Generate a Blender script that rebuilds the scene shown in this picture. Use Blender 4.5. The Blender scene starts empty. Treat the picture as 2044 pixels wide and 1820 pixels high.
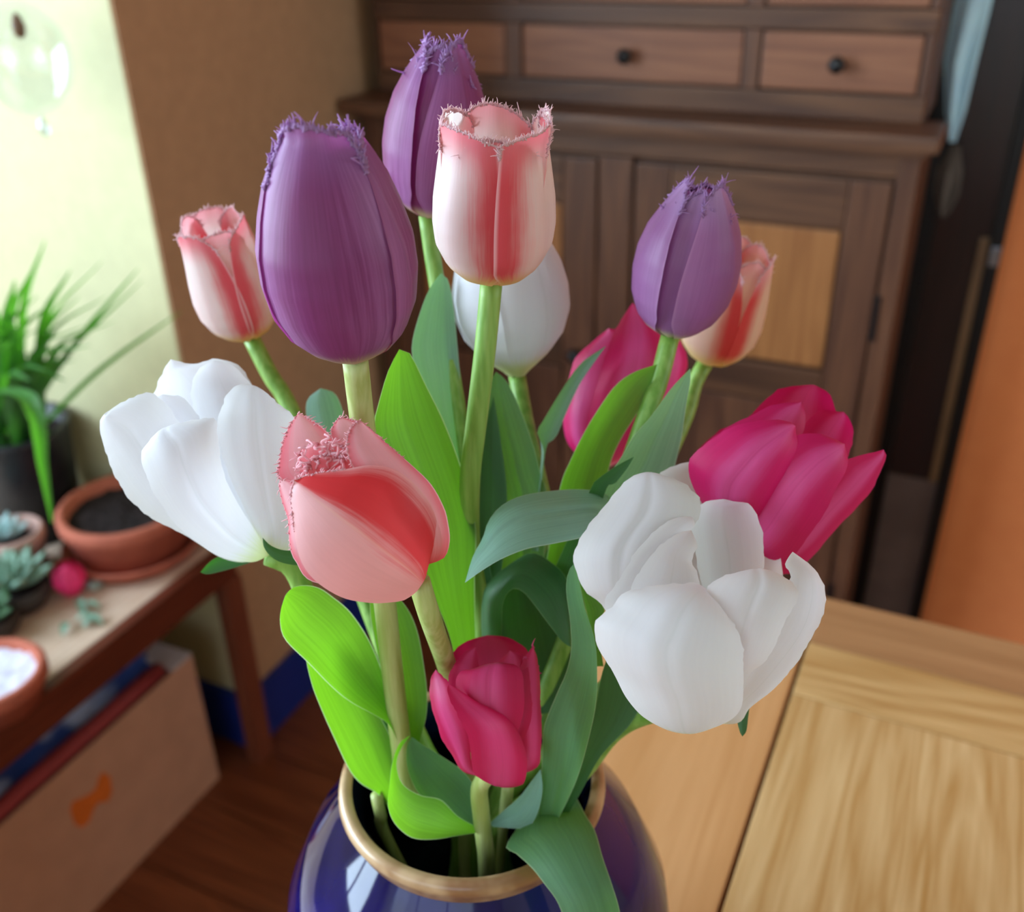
import bpy, bmesh, math, random
import numpy as np
from mathutils import Vector, Matrix
rng = random.Random(7)
SC = bpy.context.scene
COL = SC.collection

# ------------------------------------------------------------ camera
F_PX, CX, CY = 1993.0, 1022.0, 910.0           # focal length and centre in pixels of the 2044x1820 frame
_V = np.array([1106 - CX, 4505 - CY, F_PX]); _A = np.array([2098 - CX, -220 - CY, F_PX])
_up = -_V / np.linalg.norm(_V)
_y = _A - (_A @ _up) * _up; _y /= np.linalg.norm(_y)
ROT = np.array([np.cross(_y, _up), _y, _up])   # world axes seen from the camera (x right, y down, z forward)
EYE = np.array([0.0, 0.0, 1.30])
cam = bpy.data.cameras.new('camera'); cam_o = bpy.data.objects.new('camera', cam); COL.objects.link(cam_o)
m4 = Matrix.Identity(4)
for i in range(3):
    m4[i][0] = ROT[i][0]; m4[i][1] = -ROT[i][1]; m4[i][2] = -ROT[i][2]; m4[i][3] = EYE[i]
cam_o.matrix_world = m4
cam.sensor_fit = 'HORIZONTAL'; cam.sensor_width = 36.0; cam.lens = F_PX / 2044 * 36.0
cam.clip_start = 0.02; cam.clip_end = 60
cam.dof.use_dof = True; cam.dof.focus_distance = 0.335; cam.dof.aperture_fstop = 8.8
SC.camera = cam_o

# ------------------------------------------------------------ view, world, side window daylight and added fill lights
SC.view_settings.view_transform = 'Standard'; SC.view_settings.look = 'None'
SC.view_settings.gamma = 1.0; SC.view_settings.use_curve_mapping = False
SC.view_settings.exposure = 0.08
SC.cycles.use_denoising = True
world = bpy.data.worlds.new('sky'); SC.world = world; world.use_nodes = True
wb = world.node_tree.nodes['Background']
wb.inputs[0].default_value = (0.75, 0.87, 1.0, 1); wb.inputs[1].default_value = 1.6

def area(name, loc, rot, sx, sy, power, col):
    l = bpy.data.lights.new(name, 'AREA'); l.shape = 'RECTANGLE'; l.size = sx; l.size_y = sy
    l.energy = power; l.color = col
    o = bpy.data.objects.new(name, l); COL.objects.link(o); o.location = loc; o.rotation_euler = rot
    return o
R90 = math.pi / 2
area('daylight_side_window', (-2.15, -0.42, 1.55), (0, -R90, 0), 1.5, 2.1, 150, (0.76, 0.90, 1.0))
area('rear_fill_light', (-.3, -2.15, 1.55), (R90, 0, 0), 2.5, 1.5, 12, (0.96, 0.97, 1.0))  # added fill from behind the camera
area('right_fill_light', (2.35, .75, 1.55), (0, R90, 0), 1.5, 1.2, 11, (1.0, 0.95, 0.9))  # added fill from the right, no known source there

# ------------------------------------------------------------ measuring helpers: a sight line met with a real plane or a real distance
def ray(px, py): return ROT @ np.array([(px - CX) / F_PX, (py - CY) / F_PX, 1.0])
def at_z(px, py, h): r = ray(px, py); return EYE + r * ((h - EYE[2]) / r[2])
def at_x(px, py, x): r = ray(px, py); return EYE + r * (x / r[0])
def at_y(px, py, y): r = ray(px, py); return EYE + r * (y / r[1])
def at_d(px, py, d): return EYE + ray(px, py) * d

# ------------------------------------------------------------ object helpers
def tag(o, label=None, cat=None, group=None, kind=None):
    if label: o['label'] = label
    if cat: o['category'] = cat
    if group: o['group'] = group
    if kind: o['kind'] = kind
    return o
def empty(name, loc, label=None, cat=None, group=None):
    o = bpy.data.objects.new(name, None); COL.objects.link(o); o.location = Vector([float(c) for c in loc]); o.empty_display_size = 0.02
    return tag(o, label, cat, group)
def link(name, me, mat, parent=None, smooth=True):
    if mat: me.materials.append(mat)
    if smooth: me.polygons.foreach_set('use_smooth', [True] * len(me.polygons))
    o = bpy.data.objects.new(name, me); COL.objects.link(o)
    if parent:
        o.parent = parent
        if parent.type == 'EMPTY': o.location = -parent.location     # meshes are written in world coordinates
    return o
def from_data(name, v, f, mat, parent=None, smooth=True, uv=None):
    me = bpy.data.meshes.new(name); me.from_pydata([tuple(map(float, p)) for p in v], [], f); me.update()
    if uv is not None:
        lay = me.uv_layers.new(name='UVMap')
        for lp in me.loops: lay.data[lp.index].uv = uv[lp.vertex_index]
    return link(name, me, mat, parent, smooth)
def box(name, x0, x1, y0, y1, z0, z1, mat, parent=None, bev=0.0):
    bm = bmesh.new(); bmesh.ops.create_cube(bm, size=1)
    bmesh.ops.scale(bm, vec=(x1 - x0, y1 - y0, z1 - z0), verts=bm.verts)
    bmesh.ops.translate(bm, vec=((x0 + x1) / 2, (y0 + y1) / 2, (z0 + z1) / 2), verts=bm.verts)
    if bev: bmesh.ops.bevel(bm, geom=bm.edges[:], offset=bev, segments=2, affect='EDGES', profile=0.7)
    me = bpy.data.meshes.new(name); bm.to_mesh(me); bm.free()
    return link(name, me, mat, parent, smooth=False)
def lathe(name, prof, c, mat, parent=None, n=64, cap=False):
    """prof = [(r, z)] turned about the vertical through c."""
    v, f = [], []
    for r, z in prof:
        for k in range(n):
            a = 2 * math.pi * k / n; v.append((c[0] + r * math.cos(a), c[1] + r * math.sin(a), c[2] + z))
    for i in range(len(prof) - 1):
        for k in range(n):
            k2 = (k + 1) % n; f.append((i * n + k, i * n + k2, (i + 1) * n + k2, (i + 1) * n + k))
    if cap:
        f.append(tuple(range(n - 1, -1, -1))); f.append(tuple((len(prof) - 1) * n + k for k in range(n)))
    return from_data(name, v, f, mat, parent)
def catmull(P, n):
    """n points along a Catmull-Rom curve through P, spaced by length."""
    P = np.array(P, float)
    if len(P) == 2: return P[0] + (P[1] - P[0]) * np.linspace(0, 1, n)[:, None]
    Q = np.vstack([2 * P[0] - P[1], P, 2 * P[-1] - P[-2]]); out = []
    for i in range(1, len(Q) - 2):
        t = np.linspace(0, 1, 12, endpoint=False)[:, None]
        a, b, c, d = Q[i - 1], Q[i], Q[i + 1], Q[i + 2]
        out.append(0.5 * (2 * b + (c - a) * t + (2 * a - 5 * b + 4 * c - d) * t ** 2 + (3 * b - a - 3 * c + d) * t ** 3))
    out = np.vstack(out + [P[-1:]])
    s = np.concatenate([[0], np.cumsum(np.linalg.norm(np.diff(out, axis=0), axis=1))]); s /= max(s[-1], 1e-9)
    t = np.linspace(0, 1, n)
    return np.stack([np.interp(t, s, out[:, k]) for k in range(out.shape[1])], 1)
def tube(name, pts, r, mat, parent=None, n=12, m=40, r1=None):
    C = catmull(pts, m); v, f = [], []
    T = np.gradient(C, axis=0); T /= np.linalg.norm(T, axis=1)[:, None] + 1e-12
    ref = np.array([1, 0, 0.0]) if abs(T[0][0]) < .8 else np.array([0, 1.0, 0])
    uv = []
    for i in range(m):
        a = np.cross(T[i], ref); a /= np.linalg.norm(a); b = np.cross(T[i], a); ref = np.cross(a, T[i])
        rr = r if r1 is None else r + (r1 - r) * i / (m - 1)
        for k in range(n):
            w = 2 * math.pi * k / n; v.append(C[i] + rr * (a * math.cos(w) + b * math.sin(w))); uv.append((k / n, i / (m - 1)))
    for i in range(m - 1):
        for k in range(n):
            k2 = (k + 1) % n; f.append((i * n + k, i * n + k2, (i + 1) * n + k2, (i + 1) * n + k))
    f.append(tuple(range(n - 1, -1, -1))); f.append(tuple((m - 1) * n + k for k in range(n)))
    return from_data(name, v, f, mat, parent, uv=uv)

# ------------------------------------------------------------ materials
def lin(r, g, b):
    f = lambda c: (c / 255 / 12.92) if c / 255 <= 0.04045 else ((c / 255 + 0.055) / 1.055) ** 2.4
    return (f(r), f(g), f(b), 1.0)
class NT:
    def __init__(s, name):
        s.m = bpy.data.materials.new(name); s.m.use_nodes = True; s.t = s.m.node_tree; s.t.nodes.clear()
        s.out = s.n('ShaderNodeOutputMaterial')
    def n(s, ty, **kw):
        o = s.t.nodes.new(ty)
        for k, v in kw.items(): setattr(o, k, v)
        return o
    def set(s, sock, val):
        if isinstance(val, bpy.types.NodeSocket): s.t.links.new(val, sock)
        else: sock.default_value = val
    def math(s, op, a, b=0.0, clamp=False):
        o = s.n('ShaderNodeMath', operation=op, use_clamp=clamp); s.set(o.inputs[0], a); s.set(o.inputs[1], b); return o.outputs[0]
    def sstep(s, x, a, b):
        o = s.n('ShaderNodeMapRange', interpolation_type='SMOOTHSTEP'); s.set(o.inputs[0], x); s.set(o.inputs[1], a); s.set(o.inputs[2], b)
        return o.outputs[0]
    def mix(s, fac, a, b, mode='MIX'):
        o = s.n('ShaderNodeMix', data_type='RGBA', blend_type=mode); s.set(o.inputs[0], fac); s.set(o.inputs[6], a); s.set(o.inputs[7], b)
        return o.outputs[2]
    def coord(s, kind='Object', scale=(1, 1, 1), loc=None):
        c = s.n('ShaderNodeTexCoord'); mp = s.n('ShaderNodeMapping'); s.t.links.new(c.outputs[kind], mp.inputs[0]); s.set(mp.inputs['Scale'], scale)
        if loc is not None: s.set(mp.inputs['Location'], loc)
        return mp.outputs[0]
    def noise(s, vec, scale=5, detail=3, rough=.5, dist=0):
        o = s.n('ShaderNodeTexNoise'); s.set(o.inputs['Vector'], vec); o.inputs['Scale'].default_value = scale
        o.inputs['Detail'].default_value = detail; o.inputs['Roughness'].default_value = rough; o.inputs['Distortion'].default_value = dist
        return o.outputs[0]
    def bsdf(s, col, rough=.5, spec=.5, metal=0, bump=None, bs=.1, bd=.001, coat=0, trans=0):
        o = s.n('ShaderNodeBsdfPrincipled'); s.set(o.inputs['Base Color'], col); s.set(o.inputs['Roughness'], rough)
        o.inputs['Specular IOR Level'].default_value = spec; o.inputs['Metallic'].default_value = metal
        o.inputs['Coat Weight'].default_value = coat; o.inputs['Coat Roughness'].default_value = .08; o.inputs['Transmission Weight'].default_value = trans
        if bump is not None:
            b = s.n('ShaderNodeBump'); b.inputs['Strength'].default_value = bs; b.inputs['Distance'].default_value = bd
            s.set(b.inputs['Height'], bump); s.t.links.new(b.outputs[0], o.inputs['Normal'])
        return o
    def done(s, sh): s.t.links.new(sh.outputs[0], s.out.inputs[0]); return s.m

def plain(name, c, rough=.6, spec=.4, nz=.08, ns=30, bs=.15, metal=0):
    t = NT(name); k = t.noise(t.coord(), ns, 4); f = t.sstep(k, .3, .7)
    a = tuple(max(0, x * (1 - nz)) for x in c[:3]) + (1,); b = tuple(min(1, x * (1 + nz)) for x in c[:3]) + (1,)
    return t.done(t.bsdf(t.mix(f, a, b), rough, spec, metal, bump=k, bs=bs))
def wood(name, c1, c2, axis='x', sc=1.0, rough=.45, spec=.4, dark=None, random_off=False, coat=0, rings=3.0):
    """Grain stretched along an axis, with broad cathedral figure."""
    t = NT(name)
    st = {'x': (1.2, 16, 16), 'y': (16, 1.2, 16), 'z': (16, 16, 1.2)}[axis]
    fine = {'x': (6, 160, 160), 'y': (160, 6, 160), 'z': (160, 160, 6)}[axis]
    loc = None
    if random_off:
        oi = t.n('ShaderNodeObjectInfo'); cb = t.n('ShaderNodeCombineXYZ'); r = t.math('MULTIPLY', oi.outputs['Random'], 37.0)
        for i in range(3): t.set(cb.inputs[i], r)
        loc = cb.outputs[0]
    v = t.coord('Object', tuple(sc * q for q in st), loc); vf = t.coord('Object', tuple(sc * q for q in fine), loc)
    b = t.noise(v, 1.0, 3, .5, .6)
    w = t.math('FRACT', t.math('MULTIPLY', b, rings * 3)); w = t.math('ABSOLUTE', t.math('SUBTRACT', t.math('MULTIPLY', w, 2), 1))
    g = t.noise(vf, 1.0, 4, .6)
    f = t.math('ADD', t.math('MULTIPLY', w, .55), t.math('MULTIPLY', t.sstep(g, .3, .75), .45))
    col = t.mix(f, c1, c2)
    if dark is not None: col = t.mix(t.math('MULTIPLY', t.sstep(t.noise(v, .6, 2), .55, .75), .7), col, dark)
    if random_off: col = t.mix(t.math('MULTIPLY', t.math('SUBTRACT', oi.outputs['Random'], .0), .35), col, c1)
    return t.done(t.bsdf(col, rough, spec, bump=g, bs=.12, coat=coat))
def petal(name, mid, edge, base, e0=.3, e1=.9, bv=.16, streak=.12, tr=.42, rim=None, nz=.25, tip=None, rough=.42, midline=None, tcol=None, side=0, bs=.1, sf=46, fade=None):
    """Colour across (mid to edge) and along (base to tip) of a petal by its UVs."""
    t = NT(name); c = t.n('ShaderNodeUVMap'); sp = t.n('ShaderNodeSeparateXYZ'); t.t.links.new(c.outputs[0], sp.inputs[0])
    u = t.math('ABSOLUTE', t.math('SUBTRACT', t.math('MULTIPLY', sp.outputs[0], 2), 1)); v = sp.outputs[1]
    oi = t.n('ShaderNodeObjectInfo'); cb = t.n('ShaderNodeCombineXYZ')
    t.set(cb.inputs[0], t.math('MULTIPLY', sp.outputs[0], sf)); t.set(cb.inputs[1], t.math('MULTIPLY', v, 2.2)); t.set(cb.inputs[2], t.math('MULTIPLY', oi.outputs['Random'], 50))
    st = t.noise(cb.outputs[0], 1.0, 4, .6)
    cb2 = t.n('ShaderNodeCombineXYZ'); t.set(cb2.inputs[0], t.math('MULTIPLY', sp.outputs[0], 5)); t.set(cb2.inputs[1], t.math('MULTIPLY', v, 3)); t.set(cb2.inputs[2], t.math('MULTIPLY', oi.outputs['Random'], 50))
    big = t.noise(cb2.outputs[0], 1.0, 2)
    us = u if not side else t.math('MULTIPLY', t.math('SUBTRACT', t.math('MULTIPLY', sp.outputs[0], 2), 1), float(side))
    uu = t.math('ADD', us, t.math('MULTIPLY', t.math('SUBTRACT', t.math('ADD', t.math('MULTIPLY', st, .5), t.math('MULTIPLY', big, .5)), .5), nz * 2))
    fl_ = t.sstep(uu, e0, e1)
    if fade: fl_ = t.math('MULTIPLY', fl_, t.sstep(uu, fade[1], fade[0]))
    col = t.mix(fl_, mid, edge)
    if tip: col = t.mix(t.sstep(v, .72, 1.0), col, tip)
    if midline: col = t.mix(t.math('MULTIPLY', t.math('MULTIPLY', t.sstep(u, .05, .0), .3), t.sstep(v, 1.0, .7)), col, midline)
    if rim: col = t.mix(t.sstep(u, .93, .99), col, rim)
    bb = t.math('ADD', v, t.math('MULTIPLY', t.math('SUBTRACT', st, .5), .1))
    col = t.mix(t.sstep(bb, bv, bv * .25), col, base)
    dk = t.math('ADD', 1 - streak, t.math('MULTIPLY', st, streak * 2))
    cc = t.n('ShaderNodeCombineColor'); [t.set(cc.inputs[i], dk) for i in range(3)]
    col = t.mix(1.0, col, cc.outputs[0], 'MULTIPLY')
    p = t.bsdf(col, rough, .35, bump=st, bs=bs, bd=.0005)
    tl = t.n('ShaderNodeBsdfTranslucent'); t.set(tl.inputs[0], col if tcol is None else t.mix(.6, col, tcol))
    mx = t.n('ShaderNodeMixShader'); mx.inputs[0].default_value = tr
    t.t.links.new(p.outputs[0], mx.inputs[1]); t.t.links.new(tl.outputs[0], mx.inputs[2])
    return t.done(mx)
def leafmat(name, face, glow, tr=.45, rim=(.45, .6, .3, 1), rough=.45):
    t = NT(name); c = t.n('ShaderNodeUVMap'); sp = t.n('ShaderNodeSeparateXYZ'); t.t.links.new(c.outputs[0], sp.inputs[0])
    u = t.math('ABSOLUTE', t.math('SUBTRACT', t.math('MULTIPLY', sp.outputs[0], 2), 1))
    oi = t.n('ShaderNodeObjectInfo'); cb = t.n('ShaderNodeCombineXYZ')
    t.set(cb.inputs[0], t.math('MULTIPLY', sp.outputs[0], 30)); t.set(cb.inputs[1], t.math('MULTIPLY', sp.outputs[1], 1.6)); t.set(cb.inputs[2], t.math('MULTIPLY', oi.outputs['Random'], 50))
    st = t.noise(cb.outputs[0], 1.0, 4, .6)
    f2 = tuple(x * .86 for x in face[:3]) + (1,); g2 = tuple(x * .84 for x in glow[:3]) + (1,)
    k = t.sstep(st, .32, .68)
    r = t.math('MULTIPLY', t.sstep(u, .955, .995), .7)  # edge highlight of the leaf's thickness, put into the rim colour
    p = t.bsdf(t.mix(r, t.mix(k, f2, face), rim), rough, .4, bump=st, bs=.12, bd=.0005)
    tl = t.n('ShaderNodeBsdfTranslucent'); t.set(tl.inputs[0], t.mix(r, t.mix(k, g2, glow), rim))
    mx = t.n('ShaderNodeMixShader'); mx.inputs[0].default_value = tr
    t.t.links.new(p.outputs[0], mx.inputs[1]); t.t.links.new(tl.outputs[0], mx.inputs[2])
    return t.done(mx)
def stemmat(name, a, b):
    t = NT(name); k = t.noise(t.coord('Object', (300, 300, 18)), 1, 3)
    return t.done(t.bsdf(t.mix(t.sstep(k, .3, .7), a, b), .42, .4, bump=k, bs=.1, bd=.0005))
def glassmat(name, tint=(.93, .97, 1, 1), f=.12):
    t = NT(name); tr = t.n('ShaderNodeBsdfTransparent'); tr.inputs[0].default_value = tint
    g = t.n('ShaderNodeBsdfGlossy'); g.inputs[1].default_value = .02
    mx = t.n('ShaderNodeMixShader'); mx.inputs[0].default_value = f
    t.t.links.new(tr.outputs[0], mx.inputs[1]); t.t.links.new(g.outputs[0], mx.inputs[2])
    return t.done(mx)

# ------------------------------------------------------------ the room
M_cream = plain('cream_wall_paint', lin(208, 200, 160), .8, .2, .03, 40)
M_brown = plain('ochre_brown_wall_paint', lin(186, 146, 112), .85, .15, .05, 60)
M_orange = plain('orange_wall_paint', lin(255, 152, 94), .8, .2, .03, 25)
M_white = plain('beige_ceiling_paint', lin(158, 148, 132), .85, .2, .02, 40)
M_blue = plain('dark_blue_skirting_paint', lin(18, 46, 130), .4, .5, .06, 30)
M_frame = plain('white_window_paint', lin(235, 235, 230), .4, .5, .02, 40)
M_floor = wood('red_brown_floorboards', lin(92, 44, 24), lin(140, 78, 46), 'x', 1.0, .33, .5, random_off=True)
M_pane = glassmat('window_glass', f=.05)

XL, XR, YF, YB, H = -2.0, 2.2, -2.0, 1.72, 2.6
YC, XC = 0.979, -0.992                            # the projecting corner on the left
floor = tag(box('floor', XL - .2, XR + .1, YF - .1, YB + .1, -.1, -.012, plain('floor_underlay', lin(40, 22, 14))), kind='structure')
y = YF; k = 0
while y < YB:
    w = .135
    box('floor_plank', XL, XR, y + .0012, min(y + w, YB) - .0012, -.012, 0, M_floor, floor, .0015); y += w
tag(box('ceiling', XL - .2, XR + .1, YF - .1, YB + .1, H, H + .1, M_white), kind='structure')
tag(box('wall_back', XL, XR + .1, YB, YB + .1, 0, H, M_orange), kind='structure')

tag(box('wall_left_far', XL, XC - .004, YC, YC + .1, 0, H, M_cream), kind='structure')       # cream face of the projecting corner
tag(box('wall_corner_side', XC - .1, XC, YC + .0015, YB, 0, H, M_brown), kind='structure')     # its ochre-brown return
def holed_wall(name, axis, pos, thick, lo, hi, h0, h1, mat):
    """wall along an axis with one window opening lo..hi, h0..h1, as one mesh of four slabs."""
    bm = bmesh.new()
    a0, a1 = (YF, YB) if axis == 'y' else (XL, XR)
    for u0, u1, z0, z1 in ((a0, lo, 0, H), (hi, a1, 0, H), (lo, hi, 0, h0), (lo, hi, h1, H)):
        g = bmesh.ops.create_cube(bm, size=1)['verts']
        sx, sy = (thick, u1 - u0) if axis == 'y' else (u1 - u0, thick)
        bmesh.ops.scale(bm, vec=(sx, sy, z1 - z0), verts=g)
        cx, cy = (pos, (u0 + u1) / 2) if axis == 'y' else ((u0 + u1) / 2, pos)
        bmesh.ops.translate(bm, vec=(cx, cy, (z0 + z1) / 2), verts=g)
    me = bpy.data.meshes.new(name); bm.to_mesh(me); bm.free()
    return tag(link(name, me, mat, None, False), kind='structure')
WY0, WY1, WZ0, WZ1 = -1.45, .62, .82, 2.28
holed_wall('wall_left', 'y', XL - .05, .1, WY0, WY1, WZ0, WZ1, M_cream)
WX0, WX1 = -1.6, 1.0
holed_wall('wall_right', 'y', XR + .05, .1, .1, 1.4, .82, 2.28, M_cream)
holed_wall('wall_front', 'x', YF - .05, .1, WX0, WX1, .82, 2.28, M_cream)
def window(name, axis, pos, lo, hi, z0, z1, n):
    e = tag(empty(name, (pos, (lo + hi) / 2, z0) if axis == 'y' else ((lo + hi) / 2, pos, z0)), kind='structure')
    def bar(nm, u0, u1, a, b, t=.05, mat=M_frame):
        if axis == 'y': return box(nm, pos - t / 2, pos + t / 2, u0, u1, a, b, mat, e, .004 if mat is M_frame else 0)
        return box(nm, u0, u1, pos - t / 2, pos + t / 2, a, b, mat, e, .004 if mat is M_frame else 0)
    bar('window_frame', lo, lo + .05, z0, z1); bar('window_frame', hi - .05, hi, z0, z1)
    bar('window_frame', lo + .05, hi - .05, z0, z0 + .05); bar('window_frame', lo + .05, hi - .05, z1 - .05, z1)
    zm = z0 + (z1 - z0) * .68
    for i in range(1, n):
        u = lo + (hi - lo) * i / n; bar('mullion', u - .025, u + .025, z0 + .05, z1 - .05)
    for i in range(n):
        u0 = lo + (hi - lo) * i / n + .03; u1 = lo + (hi - lo) * (i + 1) / n - .03
        bar('glazing_bar', u0, u1, zm - .018, zm + .018, .03)
        bar('window_pane', u0, u1, z0 + .05, zm - .018, .004, M_pane); bar('window_pane', u0, u1, zm + .018, z1 - .05, .004, M_pane)
    return e
window('window_1', 'y', XL - .05, WY0, WY1, WZ0, WZ1, 3)
window('added_rear_window', 'x', YF - .05, WX0, WX1, .82, 2.28, 3)  # unseen window, added to hold the rear fill light
window('added_right_window', 'y', XR + .05, .1, 1.4, .82, 2.28, 2)  # unseen window, added around the right fill light
tag(box('baseboard_left', XL, XC + .014, YC - .016, YC - .001, 0, .115, M_blue, None, .003), kind='structure')
tag(box('baseboard_corner', XC + .0005, XC + .014, YC, YB, 0, .115, M_blue, None, .003), kind='structure')

# ------------------------------------------------------------ dark door beside the orange wall
M_maho = wood('dark_mahogany', lin(26, 12, 12), lin(44, 20, 18), 'z', 1.0, .3, .5)
M_maho2 = plain('black_painted_frame', lin(12, 11, 13), .4, .4)
M_greyp = plain('pinkish_grey_panel_wood', lin(116, 98, 94), .5, .4, .12, 14)
M_strip = wood('light_brown_strip', lin(120, 92, 66), lin(146, 112, 80), 'z')
door = tag(empty('door_1', (-.03, YB, 0)), kind='structure')
box('door_leaf', -.128, .036, YB - .03, YB - .001, .388, 2.05, M_maho, door, .004)
box('door_frame', -.128, -.066, YB - .045, YB - .001, 0, 2.05, M_maho2, door, .004)
box('door_frame', .018, .038, YB - .045, YB - .001, 0, 2.05, M_maho2, door, .004)
box('kick_panel', -.066, .018, YB - .03, YB - .001, .012, .388, M_greyp, door, .003)
box('cover_strip', .003, .0175, YB - .038, YB - .0302, .39, .83, M_strip, door, .002)
o = box('door_hinge', .022, .036, YB - .05, YB - .0452, .79, .82, plain('steel', lin(150, 155, 165), .3, .5, metal=1.0), door, .001); o['label'] = 'small steel hinge'
def hanging(name, outline, y, depth, mat, label, cat):
    """window reflection given solid form: a lens-shaped body with folds, swelling towards the room."""
    z1, z0, prof = outline; n, m = 26, 40; v, f, uv = [], [], []
    for back in (0, 1):
        for i in range(m):
            t = i / (m - 1); z = z1 + (z0 - z1) * t
            xa = np.interp(t, [p[0] for p in prof], [p[1] for p in prof]); xb = np.interp(t, [p[0] for p in prof], [p[2] for p in prof])
            for j in range(n):
                s = j / (n - 1); w = math.sin(math.pi * s) ** .6 * math.sin(math.pi * min(1, .12 + t * .88)) ** .5
                d = depth * w * (.55 + .45 * math.sin(9 * s + 2.5 * t) * math.cos(3 * t + 1)) if not back else 0
                v.append((xa + (xb - xa) * s, y - max(0, d) - (0.003 if not back else 0), z)); uv.append((s, t))
    for b in range(2):
        o_ = b * n * m
        for i in range(m - 1):
            for j in range(n - 1):
                q = (o_ + i * n + j, o_ + i * n + j + 1, o_ + (i + 1) * n + j + 1, o_ + (i + 1) * n + j)
                f.append(q if b else q[::-1])
    for i in range(m - 1):
        for j in (0, n - 1):
            f.append((i * n + j, (i + 1) * n + j, n * m + (i + 1) * n + j, n * m + i * n + j))
    for i in (0, m - 1):
        for j in range(n - 1): f.append((i * n + j, i * n + j + 1, n * m + i * n + j + 1, n * m + i * n + j))
    return tag(from_data(name, v, f, mat), label, cat)
YD = YB - .046  # window reflections on the glossy door, built as a pale and a grey body
hanging('blue_reflection_shape', (1.26, .972, [(0, -.085, -.042), (.35, -.094, -.045), (.6, -.094, -.049), (.85, -.080, -.052), (1, -.068, -.058)]), YD, .02,
        plain('pale_blue_reflection', lin(196, 234, 255), .8, .2, .06, 30), 'pale blue window reflection on the dark door at the upper right, built as a folded shape', 'reflection')
hanging('grey_reflection_shape', (.968, .858, [(0, -.062, -.050), (.35, -.078, -.040), (.65, -.076, -.038), (.9, -.066, -.046), (1, -.058, -.052)]), YD, .014,
        plain('grey_reflection', lin(98, 90, 84), .9, .1, .1, 30), 'small grey reflection on the dark door below the pale blue one, built as a shape', 'bag')

# ------------------------------------------------------------ dresser
M_dres = wood('dresser_brown_wood', lin(74, 46, 34), lin(116, 78, 54), 'x', .9, .42, .4, dark=lin(60, 37, 26))
M_dresv = wood('dresser_upright_wood', lin(76, 46, 35), lin(116, 76, 54), 'z', .9, .42, .4, dark=lin(62, 38, 27))
M_drawer = wood('drawer_red_brown_wood', lin(122, 76, 56), lin(154, 102, 74), 'x', .8, .42, .4, dark=lin(98, 52, 36))
M_panel = wood('golden_panel_wood', lin(146, 92, 52), lin(176, 118, 70), 'z', .8, .4, .4)
M_knob = plain('black_knob', lin(20, 20, 24), .35, .5)
YL = 1.46; XL0, XR0 = -.965, -.088
D = empty('dresser', (-.53, 1.58, 0), 'old brown wooden dresser with small drawers above panelled cupboard doors', 'dresser')
box('side_panel', XL0, XL0 + .022, YL + .002, YB - .01, .0, 1.0, M_dresv, D, .002); box('side_panel', XR0 - .022, XR0, YL + .002, YB - .01, 0, 1.0, M_dresv, D, .002)
box('back_panel', XL0 + .022, XR0 - .022, YB - .02, YB - .01, .06, 1.0, M_dres, D)
box('stile', XL0, XL0 + .03, YL - .002, YL + .02, 0, .999, M_dresv, D, .002); box('stile', XR0 - .027, XR0, YL - .002, YL + .02, 0, .999, M_dresv, D, .002)
box('stile', -.545, -.492, YL - .002, YL + .02, .10, .96, M_dresv, D, .002)
box('rail', XL0 + .03, XR0 - .027, YL - .001, YL + .02, .962, .999, M_dres, D, .002); box('rail', XL0 + .03, XR0 - .027, YL - .001, YL + .02, .03, .10, M_dres, D, .002)
# ledge moulding in two steps
box('ledge', -1.0 + .015, XR0 + .022, YL - .045, YL + .075, 1.004, 1.026, M_dres, D, .006)
box('ledge_moulding', XL0 - .006, XR0 + .008, YL - .02, YL + .04, .992, 1.0035, M_dres, D, .004)
def cup_door(x0, x1):
    d = box('door_back', x0, x1, YL + .012, YL + .018, .102, .958, M_dres, D)
    d.name = 'cupboard_door'
    s = .058
    z0, z1 = .104, .954
    for a, b in ((x0 + .002, x0 + s), (x1 - s, x1 - .002)): box('door_stile', a, b, YL - .001, YL + .0115, z0, z1, M_dresv, d, .003)
    for a, b in ((z1 - .07, z1), (.602, .662), (z0, z0 + .075)): box('door_rail', x0 + s + .0006, x1 - s - .0006, YL - .001, YL + .0115, a, b, M_dres, d, .003)
    for a, b, m in ((.664, z1 - .072, M_panel), (z0 + .077, .60, M_dresv)):
        box('door_inset', x0 + s + .004, x1 - s - .004, YL + .004, YL + .0115, a + .003, b - .003, m, d, .003)
    return d
dl = cup_door(-.932, -.548); dr = cup_door(-.489, -.117)
for z in (.76, .25): box('door_hinge', -.117, -.110, YL - .006, YL - .0022, z - .035, z + .035, M_knob, dr, .001)
lathe('door_knob', [(.001, .0), (.005, .0), (.005, .01), (.011, .014), (.012, .02), (.007, .026), (.0005, .027)], (0, 0, 0), M_knob, dl, 20)
kn = bpy.data.objects['door_knob']; kn.rotation_euler = (R90, 0, 0); kn.location = (-.578, YL - .001, .63)
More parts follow.
